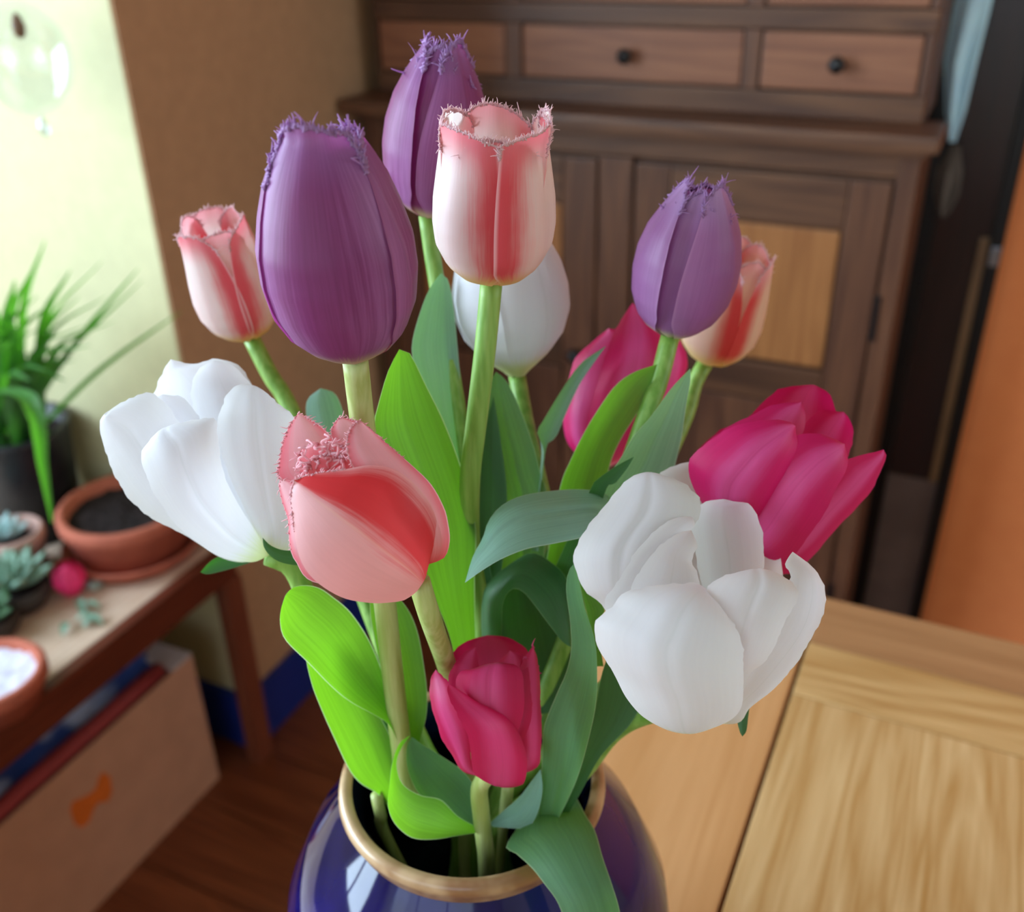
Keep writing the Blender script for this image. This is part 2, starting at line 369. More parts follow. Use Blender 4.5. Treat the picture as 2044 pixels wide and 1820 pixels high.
# drawer bank, set back on the ledge
YU = 1.50
box('drawer_carcass', XL0 + .01, XR0 - .008, YU + .012, YB - .02, 1.0265, 1.38, M_dres, D)
rowz = [(1.063, 1.137), (1.171, 1.25), (1.284, 1.36)]
cols = [(-.948, -.722), (-.690, -.350), (-.322, -.112)]
for a, b in ((1.0265, 1.060), (1.140, 1.168), (1.253, 1.281), (1.363, 1.385)): box('rail', XL0 + .0115, XR0 - .0095, YU - .004, YU + .0118, a, b, M_dres, D, .003)
for a, b in ((XL0 + .0115, -.951), (-.719, -.693), (-.347, -.325), (-.109, XR0 - .0095)):
    for z0, z1 in ((1.0605, 1.1395), (1.1685, 1.2525), (1.2815, 1.3625)): box('stile', a, b, YU - .003, YU + .0118, z0, z1, M_dresv, D, .002)
for z0, z1 in rowz:
    for x0, x1 in cols:
        dw = box('drawer', x0, x1, YU, YU + .0115, z0, z1, M_drawer, D, .003)
        kb = lathe('drawer_knob', [(.0005, .0), (.005, .0), (.0045, .008), (.010, .012), (.0115, .018), (.008, .024), (.0005, .026)], (0, 0, 0), M_knob, dw, 20)
        kb.rotation_euler = (R90, 0, 0); kb.location = ((x0 + x1) / 2, YU - .0005, (z0 + z1) / 2 - .001)
box('top_board', XL0 - .005, XR0 + .005, YU - .03, YB - .015, 1.386, 1.408, M_dres, D, .004)

# ------------------------------------------------------------ oak table
oak = lambda n, a, b, ax, **k: wood(n, lin(*a), lin(*b), ax, 1.0, .38, .45, **k)
M_oakA = oak('pale_oak_boards', (186, 138, 76), (232, 198, 146), 'y', random_off=True, rings=3.5)
M_oakB = oak('warm_oak_leaf', (206, 152, 98), (222, 170, 118), 'y', rings=2)
M_oakC = oak('oak_cross_board', (184, 138, 80), (224, 186, 130), 'x', rings=3)
M_oakD = oak('oak_cross_board_reflection_tone', (164, 118, 78), (190, 144, 100), 'x', rings=2)  # darker tone: the dresser's reflection on the far board, put into the colour
TZ = .75; ZT0 = TZ - .028
T = empty('dining_table', (.3, .1, 0), 'light oak dining table with boards of different grain under the blue vase', 'table')
box('table_leaf', -.246, -.0675, -.62, .767, ZT0, TZ, M_oakB, T, .002).__setitem__('label', 'plain warm-toned end leaf')
for i in range(4):
    x0 = -.0645 + i * .236; box('table_board', x0, x0 + .2352, -.62, .6305, ZT0, TZ, M_oakA, T, .0016)
box('cross_board', -.0645, .878, .6315, .699, ZT0, TZ, M_oakC, T, .0016)
box('cross_board', -.0645, .878, .7, .768, ZT0, TZ, M_oakD, T, .0025)
for x in (-.20, .80):
    for yy in (-.56, .69): box('leg', x - .03, x + .03, yy - .03, yy + .03, 0, ZT0 - .0005, M_oakC, T, .004)
for x in (-.2, .8): box('apron', x - .011, x + .011, -.529, .659, ZT0 - .09, ZT0 - .0005, M_oakC, T, .002)
for yy in (-.56, .69): box('apron', -.169, .769, yy - .011, yy + .011, ZT0 - .09, ZT0 - .0005, M_oakC, T, .002)

# ------------------------------------------------------------ plant bench on the left
BZ = .439
M_bench = wood('worn_bench_top', lin(196, 164, 142), lin(228, 206, 188), 'y', 1.0, .32, .5, random_off=True)
M_benche = wood('dark_red_brown_bench_wood', lin(80, 34, 22), lin(112, 52, 34), 'y', 1.0, .4, .4)
M_benchl = wood('red_brown_leg_wood', lin(104, 52, 36), lin(134, 74, 52), 'z', 1.0, .4, .4)
B = empty('plant_bench', (-1.35, .2, 0), 'low wooden bench with a pale worn top and dark edge, crowded with plant pots', 'bench')
for i in range(4): box('bench_board', -1.72 + i * .1865, -1.72 + (i + 1) * .1865 - .001, -.70, .972, BZ - .018, BZ, M_bench, B, .001)
box('apron', -.9735, -.955, -.70, .972, BZ - .055, BZ + .001, M_benche, B, .002); box('apron', -1.739, -1.7205, -.70, .972, BZ - .055, BZ + .001, M_benche, B, .002)
box('apron', -1.72, -.974, .956, .972, BZ - .055, BZ - .0185, M_benche, B, .002)
for x in (-1.70, -.969):
    for yy in (-.66, .957): box('leg', x - .009, x + .017, yy - .018, yy + .0195, 0, BZ - .056, M_benchl, B, .003)

# cardboard box below, with a red roll and blue wrapping
M_card = plain('tan_cardboard', lin(190, 146, 122), .8, .2, .05, 20)
CB = empty('storage_box', (-1.2, .5, 0), 'tan cardboard box with a small orange print under the front of the bench', 'box')
BX = -1.0; BH = .268
box('side_wall', BX - .004, BX, .08, .888, .0, BH, M_card, CB, .001); box('side_wall', -1.364, -1.36, .08, .888, 0, BH, M_card, CB, .001)
box('end_wall', -1.36, BX - .004, .884, .888, 0, BH, M_card, CB, .001); box('end_wall', -1.36, BX - .004, .08, .084, 0, BH, M_card, CB, .001)
box('box_bottom', -1.36, BX - .004, .084, .884, .001, .006, M_card, CB)
fl = box('box_flap', -1.13, BX - .001, .845, .8885, BH + .0005, BH + .0045, plain('grey_white_card', lin(196, 188, 190), .7), CB, .001); fl['label'] = 'grey white end flap'
# orange print: a flat irregular blot
def blot(pts, name, mat, parent):
    n = len(pts); v = []
    for x in (BX + .0002, BX + .0007):
        for (px, py) in pts: q = at_x(px, py, x); v.append((x, q[1], q[2]))
    f = [tuple(range(n, 2 * n))] + [(i, (i + 1) % n, n + (i + 1) % n, n + i) for i in range(n)]
    o = from_data(name, v, f, mat, parent, False); return o
blot([(205, 1540), (220, 1550), (224, 1580), (216, 1600), (196, 1602), (186, 1618), (178, 1640), (164, 1652), (150, 1646), (140, 1618), (144, 1600), (164, 1592), (180, 1584), (192, 1572), (196, 1554)], 'orange_print', plain('orange_print_ink', lin(214, 110, 36), .7), CB)
bz0 = at_z(345, 1300, BH + .02)
tag(tube('red_cardboard_roll', [(-1.022, .84, BH + .002), (-1.022, .5, BH + .002), (-1.022, .10, BH + .002)], .013, plain('red_paper', lin(150, 58, 62), .6), None, 20, 12),
    'long dull red roll lying along the top edge of the cardboard box', 'roll')
# crumpled blue plastic wrapping
def sheet(name, x0, x1, y0, y1, z, amp, mat, label, cat, seed):
    r = random.Random(seed); n, m = 20, 46; v, f, uv = [], [], []
    ph = [(r.uniform(20, 60), r.uniform(20, 60), r.uniform(0, 6), r.uniform(.3, 1)) for _ in range(7)]
    for i in range(m):
        for j in range(n):
            x = x0 + (x1 - x0) * j / (n - 1); y_ = y0 + (y1 - y0) * i / (m - 1)
            h = sum(a * abs(math.sin(kx * x + ky * y_ + p)) for kx, ky, p, a in ph) / 4
            v.append((x, y_, z + amp * h * (math.sin(math.pi * j / (n - 1)) * .7 + .3))); uv.append((j / n, i / m))
    N = n * m
    v += [(p[0], p[1], p[2] - .012) for p in v]
    for i in range(m - 1):
        for j in range(n - 1):
            q = (i * n + j, i * n + j + 1, (i + 1) * n + j + 1, (i + 1) * n + j); f.append(q); f.append(tuple(N + k for k in q[::-1]))
    ring = [j for j in range(n)] + [i * n + n - 1 for i in range(1, m)] + [(m - 1) * n + j for j in range(n - 2, -1, -1)] + [i * n for i in range(m - 2, 0, -1)]
    for a, b in zip(ring, ring[1:] + ring[:1]): f.append((a, b, N + b, N + a)[::-1])
    return tag(from_data(name, v, f, mat), label, cat)
tb = NT('blue_patterned_plastic'); kk = tb.noise(tb.coord('Object', (18, 9, 18)), 1, 3)
M_bluep = tb.done(tb.bsdf(tb.mix(tb.sstep(kk, .45, .62), lin(50, 82, 160), lin(180, 204, 244)), .28, .5))
sheet('blue_plastic_bag', -1.17, -1.04, .12, .86, BH - .012, .045, M_bluep, 'crumpled blue and white plastic bag showing in the open top of the cardboard box', 'bag', 4)
box('box_filling', -1.355, -1.006, .09, .88, .0065, BH - .047, plain('grey_paper', lin(90, 84, 80)), CB)

# ------------------------------------------------------------ pots and plants on the bench
M_terra = plain('terracotta', lin(176, 96, 76), .75, .25, .1, 40)
M_terra2 = plain('dusty_terracotta', lin(188, 150, 140), .8, .2, .12, 30)
M_soil = plain('dark_potting_soil', lin(44, 36, 36), .95, .1, .5, 150, bs=.9)
def pot(name, c, r, h, t, mat, label, cat='pot', group=None, soil=M_soil, lip=.02, taper=.75, fill=.8, soilname='soil'):
    e = empty(name, c, label, cat, group)
    pr = [(.0005, 0), (r * taper, 0), (r * (taper + (1 - taper) * .8), h - lip), (r * .97, h - lip + .0005), (r, h - lip + .003), (r, h - .004), (r - .003, h), (r - t + .003, h), (r - t, h - .004), (r * (taper + .15) - t, h * .35), (.0005, h * .34)]
    lathe('pot_body', pr, c, mat, e, 56)
    n = 40; zz = c[2] + h * fill; rs = (r - t) * .985; v = [(c[0], c[1], zz)]; f = []
    for q in range(1, 8):
        for k in range(n):
            a = 2 * math.pi * k / n; v.append((c[0] + rs * q / 7 * math.cos(a), c[1] + rs * q / 7 * math.sin(a), zz + rng.uniform(-.003, .003)))
    for k in range(n): f.append((0, 1 + k, 1 + (k + 1) % n))
    for q in range(6):
        for k in range(n): f.append((1 + q * n + k, 1 + (q + 1) * n + k, 1 + (q + 1) * n + (k + 1) % n, 1 + q * n + (k + 1) % n))
    from_data(soilname, v, f, soil, e)
    return e
pc = at_z(272, 1098, BZ)
sauc = lathe('terracotta_saucer', [(.0005, 0), (.088, 0), (.102, .02), (.104, .024), (.098, .024), (.086, .007), (.0005, .006)], pc, M_terra, None, 64)
tag(sauc, 'wide terracotta saucer beneath the large shallow terracotta pot', 'saucer')
pot('terracotta_pot', pc + np.array([0, 0, .0072]), 0.099, .080, .014, M_terra, 'wide shallow terracotta pot of bare dark soil on a saucer', fill=.78, lip=.022, taper=.8)
# strap-leaved plant in a black pot
M_blackp = plain('black_plastic', lin(20, 22, 30), .4, .5)
M_strap = leafmat('strap_leaf_green', lin(74, 128, 70), lin(110, 200, 40), .4)
def strap(name, pts, w, mat, parent, m=22):
    C = catmull(pts, m); v, f, uv = [], [], []
    T = np.gradient(C, axis=0); T /= np.linalg.norm(T, axis=1)[:, None] + 1e-9
    h = C[-1] - C[0]; sd = np.cross(h, [0, 0, 1.0]); sd = sd / (np.linalg.norm(sd) + 1e-9) if np.linalg.norm(sd) > 1e-4 else np.array([1, 0, 0.0])
    for i in range(m):
        t = i / (m - 1); ww = w * (min(1, .6 + t * 2) * (1 - max(0, t - .5) ** 2 * 3.6)); N = np.cross(sd, T[i])
        for s in (-1, -.5, 0, .5, 1): v.append(C[i] + sd * s * ww + N * abs(s) * ww * .45); uv.append((s / 2 + .5, t))
    for i in range(m - 1):
        for j in range(4): f.append((i * 5 + j, i * 5 + j + 1, (i + 1) * 5 + j + 1, (i + 1) * 5 + j))
    return from_data(name, v, f, mat, parent, uv=uv)
bc = at_z(52, 1070, BZ); bh = .185
bc = np.array([-1.270, .892, BZ])
bp = empty('strap_leaf_plant', bc, 'bushy plant with long narrow green leaves in a black pot on the bench', 'plant')
lathe('pot_body', [(.0005, 0), (.062, 0), (.078, bh - .01), (.081, bh), (.074, bh), (.07, bh * .5), (.0005, bh * .48)], bc, M_blackp, bp, 48)
lathe('soil', [(.0005, bh * .86), (.04, bh * .865), (.0735, bh * .86)], bc, M_soil, bp, 32)
top = bc + np.array([0, 0, bh * .86])
ends = [(90, 480), (140, 540), (205, 520), (278, 535), (285, 560), (362, 622), (160, 590), (60, 545), (30, 560), (110, 600), (215, 590), (15, 610), (-30, 560), (-60, 600), (50, 640), (90, 650), (170, 650), (-20, 650), (20, 680), (130, 690), (-70, 660), (230, 640), (75, 590), (5, 720), (70, 700), (110, 690), (150, 720), (40, 700), (95, 740), (130, 760), (10, 680), (60, 760), (180, 690), (25, 640)]
for q, (ex, ey) in enumerate(ends):
    r = random.Random(q); d0 = np.linalg.norm(top - EYE)
    dd = 1.42 + r.uniform(-.10, .06)
    e_ = at_d(ex, ey, dd * .86); a = top + np.array([r.uniform(-.035, .035), r.uniform(-.035, .035), 0])
    mid = a * .5 + e_ * .5 + np.array([0, 0, .05 if ex < 250 else .01])
    strap('leaf', [a, mid, e_], .0072 + r.uniform(-.001, .003), M_strap, bp)
ft = at_d(58, 800, 1.16); f2_ = at_d(85, 930, 1.19); f3_ = at_d(104, 1042, 1.23)
strap('leaf', [top + np.array([.01, -.03, .0]), top + np.array([.02, -.05, .09]), ft, f2_, f3_], .0115, M_strap, bp)
# small dusty pot at the left edge
sp_ = at_z(44, 1142, BZ)
pot('terracotta_pot', sp_, .047, .075, .009, M_terra2, 'small dusty pinkish pot near the black pot at the left edge', fill=.7)
def rosette(name, c, r, mat, label, n=26, parent=None, tilt=.5):
    e = parent or empty(name, c, label, 'succulent')
    for k in range(n):
        a = k * 2.39996; t = (k + 1) / n; L = r * (.35 + .65 * t); el = (1 - t) * 1.2 + .25
        d = np.array([math.cos(a) * math.cos(el), math.sin(a) * math.cos(el), math.sin(el)]); sd = np.array([-math.sin(a), math.cos(a), 0]); up = np.cross(d, sd)
        v, f, uv = [], [], []; m = 7
        for i in range(m):
            s = i / (m - 1); w = L * .26 * math.sin(math.pi * (.18 + .8 * s)) ** .8; P = np.array(c) + d * L * s + np.array([0, 0, L * .25 * s * s])
            for jj in range(6):
                ang = math.pi * 2 * jj / 6; v.append(P + sd * w * math.cos(ang) + up * w * .45 * math.sin(ang)); uv.append((.5 + .4 * math.cos(ang), s))
        for i in range(m - 1):
            for jj in range(6): f.append((i * 6 + jj, i * 6 + (jj + 1) % 6, (i + 1) * 6 + (jj + 1) % 6, (i + 1) * 6 + jj))
        f.append(tuple((m - 1) * 6 + jj for jj in range(6)))
        from_data('leaf', v, f, mat, e, uv=uv)
    return e
M_succ = leafmat('grey_green_succulent', lin(140, 176, 156), lin(120, 160, 110), .15)
M_succ2 = leafmat('dark_green_succulent', lin(86, 130, 92), lin(60, 120, 50), .15)
M_succ3 = leafmat('pale_blue_succulent', lin(180, 214, 216), lin(150, 190, 170), .15)
rosette('succulent', sp_ + np.array([-.012, .0, .06]), .04, M_succ3, 'pale blue rosette succulent in the small dusty pot', 18)
g1 = at_z(45, 1205, BZ)
e1 = pot('low_bowl', g1, .044, .035, .006, plain('dark_grey_bowl', lin(60, 54, 52), .6), 'low dark bowl holding the grey green succulent', 'bowl', fill=.85)
rosette('succulent', g1 + np.array([0, 0, .036]), .06, M_succ, 'spreading grey green succulent in a low dark bowl left of the pink flower', 30)
g2 = at_z(-15, 1262, BZ)
e2 = pot('low_bowl', g2, .04, .03, .006, plain('dark_brown_bowl', lin(52, 44, 40), .6), 'small dark bowl at the left edge holding a dark green succulent', 'bowl', fill=.85)
rosette('succulent', g2 + np.array([.006, 0, .03]), .045, M_succ2, 'dark green succulent at the left edge nearer than the grey green one', 22)
# plant tag
tg = at_z(90, 1122, BZ); tp = empty('plant_tag', tg, 'blue grey plant tag standing behind the grey green succulent', 'tag')
box('tag_blade', tg[0] - .009, tg[0] + .009, tg[1] - .0012, tg[1] + .0012, tg[2], tg[2] + .05, plain('blue_grey_plastic', lin(130, 156, 190), .5), tp, .001)
# pink flower head, ribbed
pk = at_z(146, 1184, BZ); pe = empty('pink_flower', pk, 'bright pink flower head standing on the bench in front of the terracotta saucer', 'flower')
M_pinkf = plain('bright_pink_petals', lin(240, 52, 120), .5, .4, .15, 40)
for k in range(7):
    a = k / 7 * 2 * math.pi; v, f = [], []; n, m = 7, 9
    for i in range(m):
        t = i / (m - 1); rr = .021 * (math.sin(math.pi * (.12 + .72 * t)) ** .7); zz = .004 + .045 * t
        for j in range(n):
            b = a + (j / (n - 1) - .5) * 1.25 * (1 - .4 * t); q = rr * (1 + .12 * math.cos((j / (n - 1) - .5) * 3)); v.append((pk[0] + q * math.cos(b), pk[1] + q * math.sin(b), pk[2] + zz))
    for i in range(m - 1):
        for j in range(n - 1): f.append((i * n + j, i * n + j + 1, (i + 1) * n + j + 1, (i + 1) * n + j))
    from_data('petal', v, f, M_pinkf, pe)
lathe('flower_core', [(.0005, 0), (.010, 0), (.017, .012), (.017, .03), (.010, .044), (.0005, .048)], pk, M_pinkf, pe, 16)
# small pale pebble and fallen sprig
pb = at_z(190, 1172, BZ); v = []
tag(lathe('pebble', [(.0005, 0), (.008, .0005), (.012, .005), (.010, .010), (.0005, .012)], pb, plain('pale_green_stone', lin(150, 166, 160), .6), None, 18), 'small pale green stone beside the pink flower', 'stone')
sg = at_z(170, 1240, BZ); se = empty('fallen_sprig', sg, 'small grey green sprig lying on the bare bench top', 'sprig')
for k, (dx, dy, L) in enumerate(((.0, .0, .035), (.01, -.012, .03), (-.014, .012, .035), (.012, .01, .028), (-.012, -.014, .03), (-.025, .02, .03))):
    a = k * 1.3; P = sg + np.array([dx, dy, .003])
    strap('leaf', [P, P + np.array([math.cos(a) * L * .5, math.sin(a) * L * .5, .008]), P + np.array([math.cos(a) * L, math.sin(a) * L, .002])], .006, M_succ, se, 8)
# near pot with pale gravel
g3 = at_z(-5, 1405, BZ)
pot('terracotta_pot', g3, .068, .052, .012, M_terra, 'terracotta pot filled with pale gravel at the lower left edge of the bench', fill=.8, soil=plain('pale_lilac_gravel', lin(214, 212, 232), .7, .3, .12, 90, bs=.8), soilname='gravel')
# glass ornament hanging before the cream wall
gc = at_y(50, 118, .90)
ge = empty('glass_ornament', gc, 'clear glass ball hanging at the upper left with a brown bead inside', 'ornament')
go = lathe('glass_ball', [(.0005 + .052 * math.sin(math.pi * i / 24), -.052 * math.cos(math.pi * i / 24) * 1.25) for i in range(25)], gc, glassmat('ornament_glass', (.94, .98, 1, 1), .12), ge, 40)
lathe('bead', [(.0003, -.014), (.006, -.010), (.008, 0), (.005, .010), (.0003, .016)], gc + np.array([.002, 0, .036]), plain('brown_bead', lin(110, 66, 30), .3), ge, 18)
lathe('glass_drop', [(.0003, -.012), (.007, -.006), (.006, .006), (.0003, .014)], gc + np.array([.004, 0, -.078]), glassmat('drop_glass', (.9, .97, 1, 1), .3), ge, 18)
tube('thread', [gc + np.array([0, 0, .065]), gc + np.array([0, 0, .5]), np.array([gc[0], gc[1], H - .002])], .0008, plain('thread', lin(220, 220, 220)), ge, 6, 6)

# ------------------------------------------------------------ vase
VC = at_d(942, 1545, .448); ZR = VC[2]
tv = NT('cobalt_blue_glaze'); kv = tv.noise(tv.coord('Object', (14, 14, 14)), 1, 3)
M_vase = tv.done(tv.bsdf(tv.mix(tv.sstep(kv, .35, .7), lin(12, 9, 46), lin(26, 20, 100)), .05, .45))
tr_ = NT('tan_brown_rim_glaze'); kr = tr_.noise(tr_.coord('Object', (40, 40, 40)), 1, 3)
M_rim = tr_.done(tr_.bsdf(tr_.mix(tr_.sstep(kr, .35, .65), lin(140, 98, 66), lin(196, 162, 126)), .22, .5))
VE = empty('flower_vase', (VC[0], VC[1], TZ + .001), 'round cobalt blue glazed vase with a tan rim holding the tulips', 'vase')
hv = ZR - TZ - .001; c0 = (VC[0], VC[1], TZ + .001)
lathe('body', [(.0005, 0), (.05, 0), (.056, .004), (.074, .030), (.089, .070), (.0945, .105), (.090, .138), (.0775, .168), (.0625, hv - .021), (.0565, hv - .0125)], c0, M_vase, VE, 96)
lathe('rim', [(.0565, hv - .0125), (.0575, hv - .009), (.0598, hv - .004), (.0590, hv - .0005), (.0565, hv + .0008), (.0535, hv - .001)], c0, M_rim, VE, 96).__setitem__('label', 'tan brown glazed rim')
lathe('lining', [(.0535, hv - .001), (.0510, hv - .006), (.0495, hv - .018), (.055, hv - .03), (.085, .12), (.09, .09), (.06, .012), (.0005, .010)], c0, tv.m if False else plain('dark_blue_lining', lin(14, 22, 52), .15, .5), VE, 96)
# ------------------------------------------------------------ tulips: builders
M_pur = petal('purple_petal', lin(146, 68, 126), lin(178, 116, 176), lin(222, 196, 160), 0.2, 1.0, .10, .38, .38, nz=.55, sf=80, rim=lin(170, 108, 160), tip=lin(160, 104, 166), tcol=(.55, .03, .30, 1))
M_lil = petal('lilac_petal', lin(160, 102, 158), lin(174, 122, 176), lin(214, 212, 166), .3, 1.0, .10, .14, .30, rim=lin(188, 138, 188), tip=lin(182, 142, 196), tcol=(.55, .04, .32, 1))
M_pw = petal('pink_white_petal', lin(244, 226, 222), lin(232, 92, 104), lin(240, 214, 140), .34, .74, .2, .06, .42, rim=lin(244, 196, 200), nz=.18, tip=lin(244, 168, 176))
M_pcream = petal('cream_pink_petal', lin(244, 222, 196), lin(230, 84, 84), lin(240, 222, 150), .42, .85, .24, .06, .42, nz=.18, tip=lin(244, 180, 186))
M_fpur = petal('lilac_fringe', lin(204, 160, 214), lin(204, 160, 214), lin(214, 176, 222), tr=.5, streak=.0)
M_fpink = petal('pale_pink_fringe', lin(252, 226, 230), lin(252, 226, 230), lin(252, 226, 230), tr=.55, streak=.0)
M_fcor = petal('coral_pink_fringe', lin(252, 206, 214), lin(252, 206, 214), lin(252, 206, 214), tr=.5, streak=.0)
_pw = dict(mid=lin(246, 232, 228), edge=lin(230, 92, 104), base=lin(240, 214, 140), e0=.3, e1=.85, bv=.2, streak=.05, tr=.42, rim=lin(246, 190, 196), nz=.32, tip=lin(238, 128, 140))
M_pwR = petal('pink_white_petal_flame_right', side=1, **_pw); M_pwL = petal('pink_white_petal_flame_left', side=-1, **_pw)
M_pinner = petal('coral_inner_petal', lin(226, 88, 100), lin(236, 120, 130), lin(240, 200, 150), .3, .9, .15, .06, .4, tip=lin(244, 168, 176))
M_pwhite = petal('white_margin_petal', lin(248, 240, 236), lin(240, 170, 176), lin(240, 224, 160), .5, 1.1, .2, .05, .42)
_co = dict(mid=lin(240, 186, 188), edge=lin(216, 48, 56), base=lin(240, 190, 176), e0=-.12, e1=.24, bv=.06, streak=.06, tr=.36, rim=lin(240, 176, 184), nz=.34, tcol=(.8, .12, .12, 1))
_co.update(rim=None); M_corR = petal('coral_petal_flame_right', side=1, fade=(.74, 1.12), midline=lin(246, 196, 176), **_co)
_co.update(e0=-.75, e1=.05, rim=lin(240, 176, 184)); M_corL = petal('coral_petal_flame_left', side=-1, **_co)
M_corP = petal('pale_coral_petal', lin(240, 176, 184), lin(234, 120, 134), lin(226, 70, 74), .4, 1.0, .35, .06, .36, rim=lin(246, 196, 204))
M_cor = petal('coral_petal', lin(240, 184, 184), lin(218, 54, 62), lin(240, 190, 176), .30, .78, .14, .08, .36, rim=lin(240, 178, 184), nz=.3, midline=lin(250, 210, 190), tcol=(.8, .12, .12, 1))
M_whi = petal('white_petal', lin(238, 237, 243), lin(242, 242, 246), lin(222, 230, 176), .3, .9, .20, .02, .45, midline=lin(222, 224, 226), rough=.5, bs=.06)
M_mag = petal('magenta_petal', lin(234, 92, 168), lin(212, 30, 112), lin(240, 190, 200), .10, .65, .12, .12, .36, midline=lin(214, 66, 140), nz=.3, tcol=(.75, .01, .10, 1))
M_mag2 = petal('deep_pink_petal', lin(222, 74, 136), lin(202, 30, 92), lin(230, 150, 150), .15, .75, .10, .12, .34, nz=.3, tcol=(.7, .01, .08, 1))
M_leafA = leafmat('tulip_leaf', lin(96, 142, 110), lin(130, 205, 30), .42)
M_leafB = leafmat('glaucous_tulip_leaf', lin(150, 194, 178), lin(110, 180, 50), .3, rim=lin(190, 215, 190))
M_leafC = leafmat('deep_green_tulip_leaf', lin(70, 110, 70), lin(60, 150, 14), .32, rim=lin(130, 170, 110))
M_leafM = leafmat('bright_tulip_leaf', lin(90, 140, 70), lin(116, 178, 26), .5, rim=lin(190, 215, 150))
M_leafY = leafmat('young_tulip_leaf', lin(108, 154, 84), lin(138, 208, 34), .55, rim=lin(215, 235, 190))
M_stem = stemmat('tulip_stem', lin(112, 156, 60), lin(146, 184, 92))
M_stemP = stemmat('pale_tulip_stem', lin(158, 172, 92), lin(186, 196, 130))

def fringe(name, pts, dirs, n, L, r, mat, parent, seed=1):
    """short tapering hairs set along a petal edge."""
    g = random.Random(seed); v, f = [], []
    S = np.array(pts); Dd = np.array(dirs)
    cs = np.concatenate([[0], np.cumsum(np.linalg.norm(np.diff(S, axis=0), axis=1))]); wv = [g.uniform(0, 6) for _ in range(3)]
    for q_ in range(n):
        c_ = cs[-1] * min(.999, max(0, (q_ + g.uniform(-.3, 1.3)) / n)); i = max(0, min(len(S) - 2, int(np.searchsorted(cs, c_)) - 1)); w = (c_ - cs[i]) / (cs[i + 1] - cs[i] + 1e-9)
        P = S[i] * (1 - w) + S[i + 1] * w; d = Dd[i] * (1 - w) + Dd[i + 1] * w
        d = d / (np.linalg.norm(d) + 1e-9) + np.array([g.gauss(0, .26) for _ in range(3)]); d /= np.linalg.norm(d)
        a = np.cross(d, [.3, .5, .8]); a /= np.linalg.norm(a) + 1e-9; b = np.cross(d, a)
        l = L * g.choice((.45, .6, .7, .85, 1.0, 1.2)) * (.8 + .3 * math.sin(q_ * .35 + wv[0])); bend = np.array([g.gauss(0, .55) for _ in range(3)]) * l
        o = len(v)
        for q, (s, rr) in enumerate(((-.5, 1.8), (.3, 1.1), (.75, .8), (1, .4))):
            for k in range(4):
                an = k * math.pi / 2; v.append(P + d * l * s + bend * s * s + (a * math.cos(an) + b * math.sin(an)) * r * rr)
        for q in range(3):
            for k in range(4): f.append((o + q * 4 + k, o + q * 4 + (k + 1) % 4, o + (q + 1) * 4 + (k + 1) % 4, o + (q + 1) * 4 + k))
        f.append((o + 12, o + 13, o + 14, o + 15)); f.append((o + 3, o + 2, o + 1, o))
    uv = [(.5, .95)] * len(v)
    return tag(from_data(name, v, f, mat, parent, uv=uv), kind='stuff')

